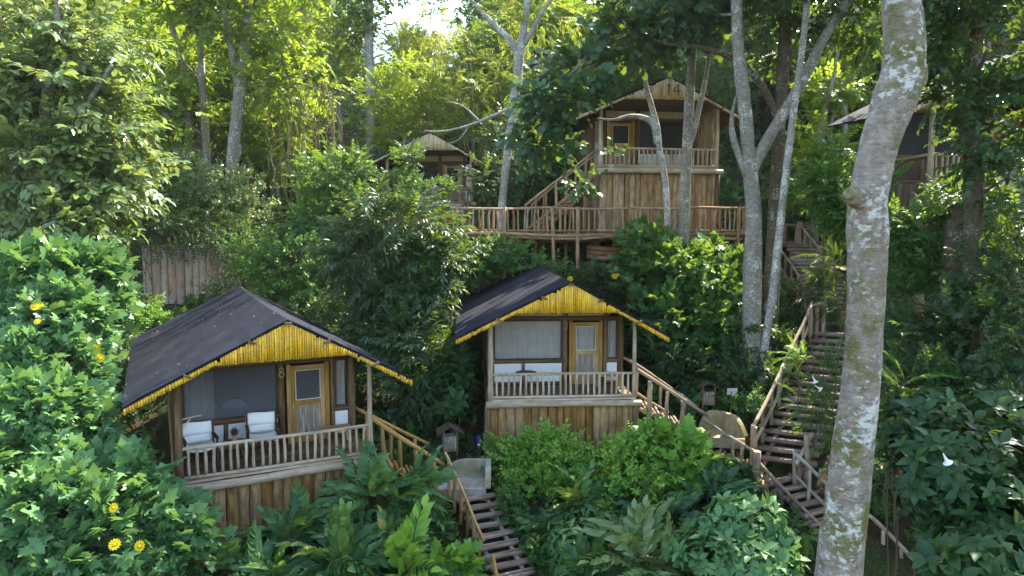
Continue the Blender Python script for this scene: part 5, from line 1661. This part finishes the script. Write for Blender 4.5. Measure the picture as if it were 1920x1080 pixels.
tree('curved_tree', 'curved thin tree with mossy bark near the hazy gap top left', 38.0,
     [[(352, 240, 6), (345, 150, 6), (335, 90, 6), (318, 40, 5), (300, -10, 4)]], 'bark_grey', [(290, 130, 38.5, 45, 50), (300, -30, 38, 80, 40), (280, 220, 37.5, 50, 40)], n=360, **YT)
tree('white_trunk_tree', 'tall white trunk rising in the sun above the low plain cabin', 47.0,
     [[(694, 300, 8), (694, 240, 8), (693, 150, 8.5), (692, 90, 8.5), (692, 30, 8), (690, -60, 7)]], 'bark_white',
     [(668, 45, 47, 34, 40), (700, -50, 47, 90, 40)], 'ovates', 1.1, 330, 'lf_mid', cl_r=.28)
# lianas and bare stems
def lianas():
    c = at(575, 300, 35.5)
    root = thing('liana_tangle', 'tangle of bare hanging brown stems and lianas below the yellow-green leaves', 'lianas', c)
    random.seed(99)
    for i in range(26):
        u = random.uniform(500, 650); y = random.uniform(34.5, 37.5); v0 = random.uniform(150, 210); v1 = random.uniform(330, 420)
        mb = MB(); pts = []
        uu = u; 
        for k in range(9):
            t = k / 8; uu = u + (random.uniform(-7, 7)) + math.sin(t * 4 + i) * 8
            pts.append(at(uu, v0 + (v1 - v0) * t, y + math.sin(t * 5 + i) * .25) - root.location)
        P, Rr = smooth_path(pts, [random.uniform(.015, .05)] * 9, 3)
        mb.tube(P, Rr, 6); mb.build('stem', M['stem'], root)
    L = [lobe(570, 250, 36, 70, 70), lobe(620, 330, 36, 50, 50)]
    me = crown_mesh('leaves', L, 'bamboo', .6, 150, 'lf_yel', 771, cl_r=.4, droop=.4)
    o = link('leaves', me, root); o.location = -root.location
lianas()
def bamboo(label, u, v, y, du, h, n, seed):
    c = at(u, v, y); z = gz(c.x, y)
    root = thing('bamboo_clump', label, 'bamboo', (c.x, y, z))
    random.seed(seed); P = []
    mb = MB(); lob = []
    for i in range(n):
        a = random.uniform(0, 2 * PI); r0 = random.uniform(0, .6); b = Vector((math.cos(a) * r0, math.sin(a) * r0, -.1)); hh = h * random.uniform(.7, 1.1)
        lean = Vector((math.cos(a), math.sin(a), 0)) * random.uniform(.1, .3) * hh
        pts = [b + lean * (t ** 2.2) + Vector((0, 0, hh * (t - .12 * t ** 3))) for t in (0, .2, .4, .6, .8, 1)]
        mb.tube(pts, [.05, .05, .045, .035, .025, .01], 7)
        for t in (.6, .75, .9, 1.0):
            p = b + lean * (t ** 2.2) + Vector((0, 0, hh * (t - .12 * t ** 3))); lob.append((tuple(p + root.location), (.7, .7, .6)))
    mb.build('culms', M['lf_stemb'] if 'lf_stemb' in M else M['stem'], root)
    me = crown_mesh('leaves', lob, 'bamboo', .85, n * 42, 'lf_bamboo', seed + 9, cl_r=.5, droop=.5, clump=14)
    o = link('leaves', me, root); o.location = -root.location
bamboo('arching bamboo clump behind the pale tree at the walkway end', 890, 250, 40, 0, 10, 14, 5)
bamboo('feathery bamboo clump high on the slope right of the white trunk', 800, 150, 48, 0, 8.5, 14, 6)
# right side
tree('dark_tree', 'dark tree with a mossy trunk before the shaded cabin on the right', 18.5,
     [[(1826, 560, 20), (1826, 420, 17), (1824, 320, 15), (1822, 230, 13), (1828, 120, 11), (1835, 0, 9), (1840, -150, 7)], [(1824, 250, 8), (1870, 180, 6), (1910, 120, 4)]], 'bark_dark',
     [(1850, 90, 18, 110, 75), (1790, 170, 18.4, 75, 55), (1890, 220, 18, 80, 80), (1850, 280, 18, 40, 60), (1830, -40, 18.5, 140, 70), (1760, 60, 19, 60, 60), (1890, 330, 18.2, 60, 60), (1860, -250, 19, 200, 120)], 'ovate', .7, 1300, 'lf_dark', cl_r=.28, droop=.2, clump=34)
tree('thick_dark_trunk', 'thick reddish-dark trunk half hidden in the thicket on the right', 19.5,
     [[(1772, 720, 22), (1776, 620, 20), (1784, 520, 20), (1795, 420, 22), (1800, 380, 18)]], 'bark_dark', [(1800, 370, 19.5, 60, 30)], 'ovate', .5, 90, 'lf_mid', cl_r=.3)
tree('backlit_tree', 'young tree with backlit yellow-green leaves between the trio and the big trunk', 33.0,
     [[(1535, 330, 6), (1542, 240, 6), (1555, 180, 4), (1568, 120, 2.5), (1574, 60, 1)], [(1560, 290, 4), (1556, 240, 3.5), (1568, 205, 3), (1580, 150, 2)]], 'bark_grey',
     [(1545, 170, 33, 45, 30), (1600, 160, 33, 45, 26), (1540, 270, 32.5, 50, 60), (1500, 320, 32, 40, 60), (1590, 330, 32, 40, 50), (1570, 380, 31, 50, 50)], n=620, kind='ovate', size=.7, mat='lf_yel', cl_r=.28, up=.2)
P_('leafy_shrub', 'sun-speckled leafy shrub between the slender tree and the big trunk', 'shrub', [(1545, 340, 22.6, 40, 40), (1600, 400, 22.0, 45, 45), (1560, 280, 23, 30, 30), (1655, 350, 22, 30, 40)], 'ovate', .5, 480, 'lf_mid', up=.3, jit=.5, cl_r=.3)
P_('dark_shrub', 'dark shrub behind the railing at the top of the long stair', 'shrub', [(1510, 390, 35, 60, 40), (1440, 400, 34, 40, 60), (1580, 400, 34, 40, 40)], 'ovate', .6, 380, 'lf_dark', up=.3, jit=.5, cl_r=.3)
P_('dark_shrub', 'dark hanging shrub in the gap between the pale tree and the cabin stair', 'shrub', [(910, 350, 33.5, 40, 60), (1000, 330, 34, 60, 60), (960, 260, 36, 60, 60), (1060, 330, 34.5, 40, 60)], 'ovate', .6, 700, 'lf_dark', up=.1, jit=.5, cl_r=.3, droop=.2)

# ------------------------------------------------------------------ the forest on the hillside
def forest_proto(name, kind, size, n, mat, bark, h, seed, spread=1.0, nl=9, **kw):
    random.seed(seed)
    g = np.random.default_rng(seed)
    root = thing(name, None, None)
    mb = MB(); bend = Vector((random.uniform(-.6, .6), random.uniform(-.6, .6), 0))
    pts = [Vector((0, 0, -.8)), Vector((0, 0, h * .25)) + bend * .3, Vector((0, 0, h * .5)) + bend * .8, Vector((0, 0, h * .75)) + bend * .7, Vector((0, 0, h * .95)) + bend]
    P, Rr = smooth_path(pts, [h * .018, h * .015, h * .012, h * .008, h * .003], 4)
    mb.tube(P, Rr, 9, wob=.05, lump=.05)
    lob = []
    for i in range(nl):
        a = i * 2.4 + random.uniform(-.4, .4); t = .42 + .55 * i / nl
        rr = h * .24 * spread * (1.05 - .5 * abs(t - .62)) * random.uniform(.6, 1.1) * (0.35 if i == nl - 1 else 1)
        c = Vector((math.cos(a) * rr, math.sin(a) * rr, h * t)) + bend * t
        mb.log(Vector((0, 0, h * (t - .16))) + bend * (t - .1), c, h * .006, 6, bend=.08, taper=.3, nseg=4)
        s = h * .15 * spread * random.uniform(.75, 1.2)
        lob.append((tuple(c), (s, s, s * .72)))
    link('trunk', mb.mesh('trunk', M[bark]), root)
    me = crown_mesh('crown', lob, kind, size, n, mat, seed, floor=False, **kw)
    link('crown', me, root)
    return root
PR = {
    'yellow': [forest_proto('forest_tree', 'ovates', 1.0, 900, 'lf_yel', 'bark_grey', 11, 301, cl_r=.27, clump=24), forest_proto('forest_tree', 'ovates', .95, 900, 'lf_yel', 'bark_white', 13, 302, .9, cl_r=.27, clump=22)],
    'green': [forest_proto('forest_tree', 'ovates', 1.0, 950, 'lf_mid', 'bark_grey', 12, 303, 1.0, cl_r=.27, clump=24), forest_proto('forest_tree', 'lances', 1.05, 900, 'lf_mid', 'bark_dark', 14, 304, .85, cl_r=.28, clump=22)],
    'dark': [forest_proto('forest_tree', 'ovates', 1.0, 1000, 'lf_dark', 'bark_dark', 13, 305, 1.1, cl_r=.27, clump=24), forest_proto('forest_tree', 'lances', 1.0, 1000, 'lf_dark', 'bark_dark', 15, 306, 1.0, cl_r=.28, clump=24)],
}
LAB = {
    'yellow': ('sunlit yellow-green forest tree on the hillside behind the cabins', 'yellow-green trees on the hillside'),
    'green': ('mid-green forest tree on the hillside behind the cabins', 'mid-green trees on the hillside'),
    'dark': ('dark green forest tree in the shaded right half of the hillside', 'dark trees on the shaded hillside'),
}
used = set()
def place(kind, x, y, s, rz, i):
    key = (kind, i % 2)
    p = PR[kind][i % 2]
    o = p if key not in used else copy_tree(p)
    used.add(key)
    o.location = (x, y, gz(x, y)); o.rotation_euler = (0, 0, rz); o.scale = (s, s, s * random.uniform(.9, 1.15))
    tag(o, LAB[kind][0], 'tree', LAB[kind][1])
random.seed(2024)
spots = []
def try_spot(x, y, dmin):
    for (a, b, d) in spots:
        if (a - x) ** 2 + (b - y) ** 2 < (dmin) ** 2: return False
    spots.append((x, y, dmin)); return True
cnt = 0
for ring_y, step, s0 in ((40, 5.0, .62), (45, 5.2, .8), (51, 5.6, .9), (58, 6.2, 1.0), (66, 7.0, 1.05), (76, 8.0, 1.1), (90, 10, 1.2), (108, 13, 1.3)):
    half = ring_y * .80
    x = -half
    while x < half:
        xx = x + random.uniform(-1.6, 1.6); yy = ring_y + random.uniform(-2.2, 2.2)
        u = 960 + FPX * xx / yy
        x += step
        if 3 < xx < 11 and yy < 43: continue
        if -6 < xx < 0 and yy < 47: continue
        sk = 600 < u < 900 and yy > 43
        if sk and random.random() < (.88 if u < 770 else .5 if yy < 56 else .6): continue
        r_ = random.random()
        if sk and yy > 56: r_ = .3
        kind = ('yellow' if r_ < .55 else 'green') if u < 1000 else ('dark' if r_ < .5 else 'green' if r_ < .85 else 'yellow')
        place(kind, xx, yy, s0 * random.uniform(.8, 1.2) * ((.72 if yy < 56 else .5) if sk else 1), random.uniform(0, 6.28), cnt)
        cnt += 1

for ring_y, step in ((42, 6), (50, 7), (60, 8), (74, 10)):        # the wood goes on to the right
    x = ring_y * .84
    while x < ring_y * 1.05:
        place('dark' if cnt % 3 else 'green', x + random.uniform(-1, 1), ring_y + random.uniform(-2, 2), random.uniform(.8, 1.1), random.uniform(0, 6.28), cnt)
        cnt += 1; x += step

# undergrowth carpet: nobody could count these leaves
def undergrowth():
    g = np.random.default_rng(5)
    pts = []
    def ok(x, y):
        for C_, rz, L_ in ((C8, R(27.8), 9.2), (C7, R(5.4), 9.2)):
            dx, dy = x - C_.x, y - C_.y
            lx = dx * math.cos(rz) + dy * math.sin(rz); ly = -dx * math.sin(rz) + dy * math.cos(rz)
            if abs(lx) < 2.45 and -.3 < ly < L_: return False
        for (x0, y0, x1, y1, hw) in STAIRS:
            dx, dy = x1 - x0, y1 - y0; t = max(-.1, min(1.1, ((x - x0) * dx + (y - y0) * dy) / (dx * dx + dy * dy)))
            if (x - x0 - t * dx) ** 2 + (y - y0 - t * dy) ** 2 < hw * hw: return False
        return True
    N_ = 19500
    for _ in range(N_):
        y = 9 + 49 * g.random() ** 1.25
        x = g.uniform(-.85, 1.12) * y
        if ok(x, y): pts.append((x, y))
    P = np.array(pts); z = ground(P[:, 0], P[:, 1])
    Pos = np.stack([P[:, 0], P[:, 1], z + .02], 1)
    m = len(Pos)
    D = np.stack([g.normal(0, .7, m), g.normal(-.2, .7, m), g.uniform(.5, 1.4, m)], 1)
    Nn = np.stack([g.normal(0, .3, m), g.normal(-.5, .3, m), np.ones(m)], 1)
    S = g.uniform(.3, .75, m) * (1 + .015 * (P[:, 1] - 15))
    rn = np.clip(g.normal(.4, .25, m), 0, 1)
    sel = g.random(m)
    for lo, hi, kind, mat, nm in ((0, .45, 'ovates', 'lf_mid', 'undergrowth'), (.45, .75, 'small', 'lf_dark', 'undergrowth'), (.75, .9, 'fern', 'lf_frond', 'ground_fern_cover'), (.9, 1.0, 'maple', 'lf_mid', 'undergrowth')):
        k = (sel >= lo) & (sel < hi)
        me = instance_mesh(nm, kind, Pos[k], D[k], Nn[k], S[k], rn[k], [M[mat], M['twig']], g=g)
        o = link(nm, me); tag(o, None, None, None, 'stuff')
def far_growth():
    g = np.random.default_rng(8); m = 9000
    y = 52 + 150 * g.random(m) ** 1.3; x = g.uniform(-.9, 1.1, m) * y
    Pos = np.stack([x, y, ground(x, y) + .1], 1)
    D = np.stack([g.normal(0, .6, m), g.normal(-.2, .6, m), g.uniform(.5, 1.4, m)], 1)
    Nn = np.stack([g.normal(0, .3, m), g.normal(-.5, .3, m), np.ones(m)], 1)
    S = g.uniform(.9, 1.8, m) * (y / 60) ** .8
    me = instance_mesh('undergrowth', 'ovates', Pos, D, Nn, S, np.clip(g.normal(.5, .25, m), 0, 1), [M['lf_mid'], M['twig']], g=g)
    tag(link('undergrowth', me), None, None, None, 'stuff')
def seg2(a, b, hw): return (a.x, a.y, b.x, b.y, hw)
STAIRS = [seg2(at(888, 926, 17.9), at(978, 1108, 15.5), .8), seg2(at(690, 852, 17.9), at(828, 912, 18.5), .9), seg2(at(1466, 892, 20.2), at(1680, 1108, 17.0), 1.1),
          seg2(at(1468, 872, 20.5), at(1578, 622, 25.0), 1.3), seg2(at(1572, 612, 25.6), at(1508, 452, 33.2), 1.3), seg2(at(1330, 822, 21.2), at(1200, 756, 21.3), .9),
          seg2(at(1340, 830, 21), at(1440, 905, 20.1), .9), seg2(at(850, 900, 18.3), at(886, 905, 18.3), 1.0), seg2(at(1340, 812, 21), at(1365, 812, 21), 1.0), seg2(at(846, 437, 31), at(1388, 438, 31.2), 1.2)]
undergrowth()
far_growth()
# ------------------------------------------------------------------ light
w = bpy.data.worlds.new("World"); scene.world = w; w.use_nodes = True
nt = w.node_tree
bg = nt.nodes.get('Background') or nt.nodes.new('ShaderNodeBackground')
sky = nt.nodes.new('ShaderNodeTexSky'); sky.sky_type = 'NISHITA'; sky.sun_disc = False
SUN = Vector((0.50, 0.62, 0.86)).normalized()
sky.sun_elevation = math.asin(SUN.z); sky.sun_rotation = math.atan2(SUN.x, SUN.y)
sky.air_density = 1.2; sky.dust_density = 1.5
nt.links.new(sky.outputs[0], bg.inputs[0]); bg.inputs[1].default_value = 0.15
sd = bpy.data.lights.new('sun', 'SUN'); sd.energy = 4.5; sd.angle = R(0.5); sd.color = (1, .93, .78)
so = bpy.data.objects.new('sun', sd); COL.objects.link(so)
so.rotation_euler = SUN.to_track_quat('Z', 'Y').to_euler(); so.location = (20, 25, 40)
scene.view_settings.view_transform = 'Standard'; scene.view_settings.look = 'None'
scene.view_settings.exposure = 2.15; scene.view_settings.gamma = 1.0
scene.cycles.max_bounces = 8; scene.cycles.transparent_max_bounces = 8
scene.cycles.diffuse_bounces = 4; scene.cycles.glossy_bounces = 3; scene.cycles.transmission_bounces = 4
scene.cycles.caustics_reflective = False; scene.cycles.caustics_refractive = False

# pale air between the trees
hz = MB(); hz.box((0, 215, 40), (1000, 480, 190))
me = hz.mesh('haze', [])
hm = bpy.data.materials.new('haze_air'); hm.use_nodes = True
hn = hm.node_tree
for n in list(hn.nodes): hn.nodes.remove(n)
ho = hn.nodes.new('ShaderNodeOutputMaterial'); hv = hn.nodes.new('ShaderNodeVolumePrincipled')
hv.inputs['Color'].default_value = (.93, .95, .92, 1); hv.inputs['Density'].default_value = 0.00025; hv.inputs['Anisotropy'].default_value = 0.5
hn.links.new(hv.outputs[0], ho.inputs['Volume'])
me.materials.append(hm)
o = link('haze', me); o['kind'] = 'stuff'
scene.cycles.volume_bounces = 0
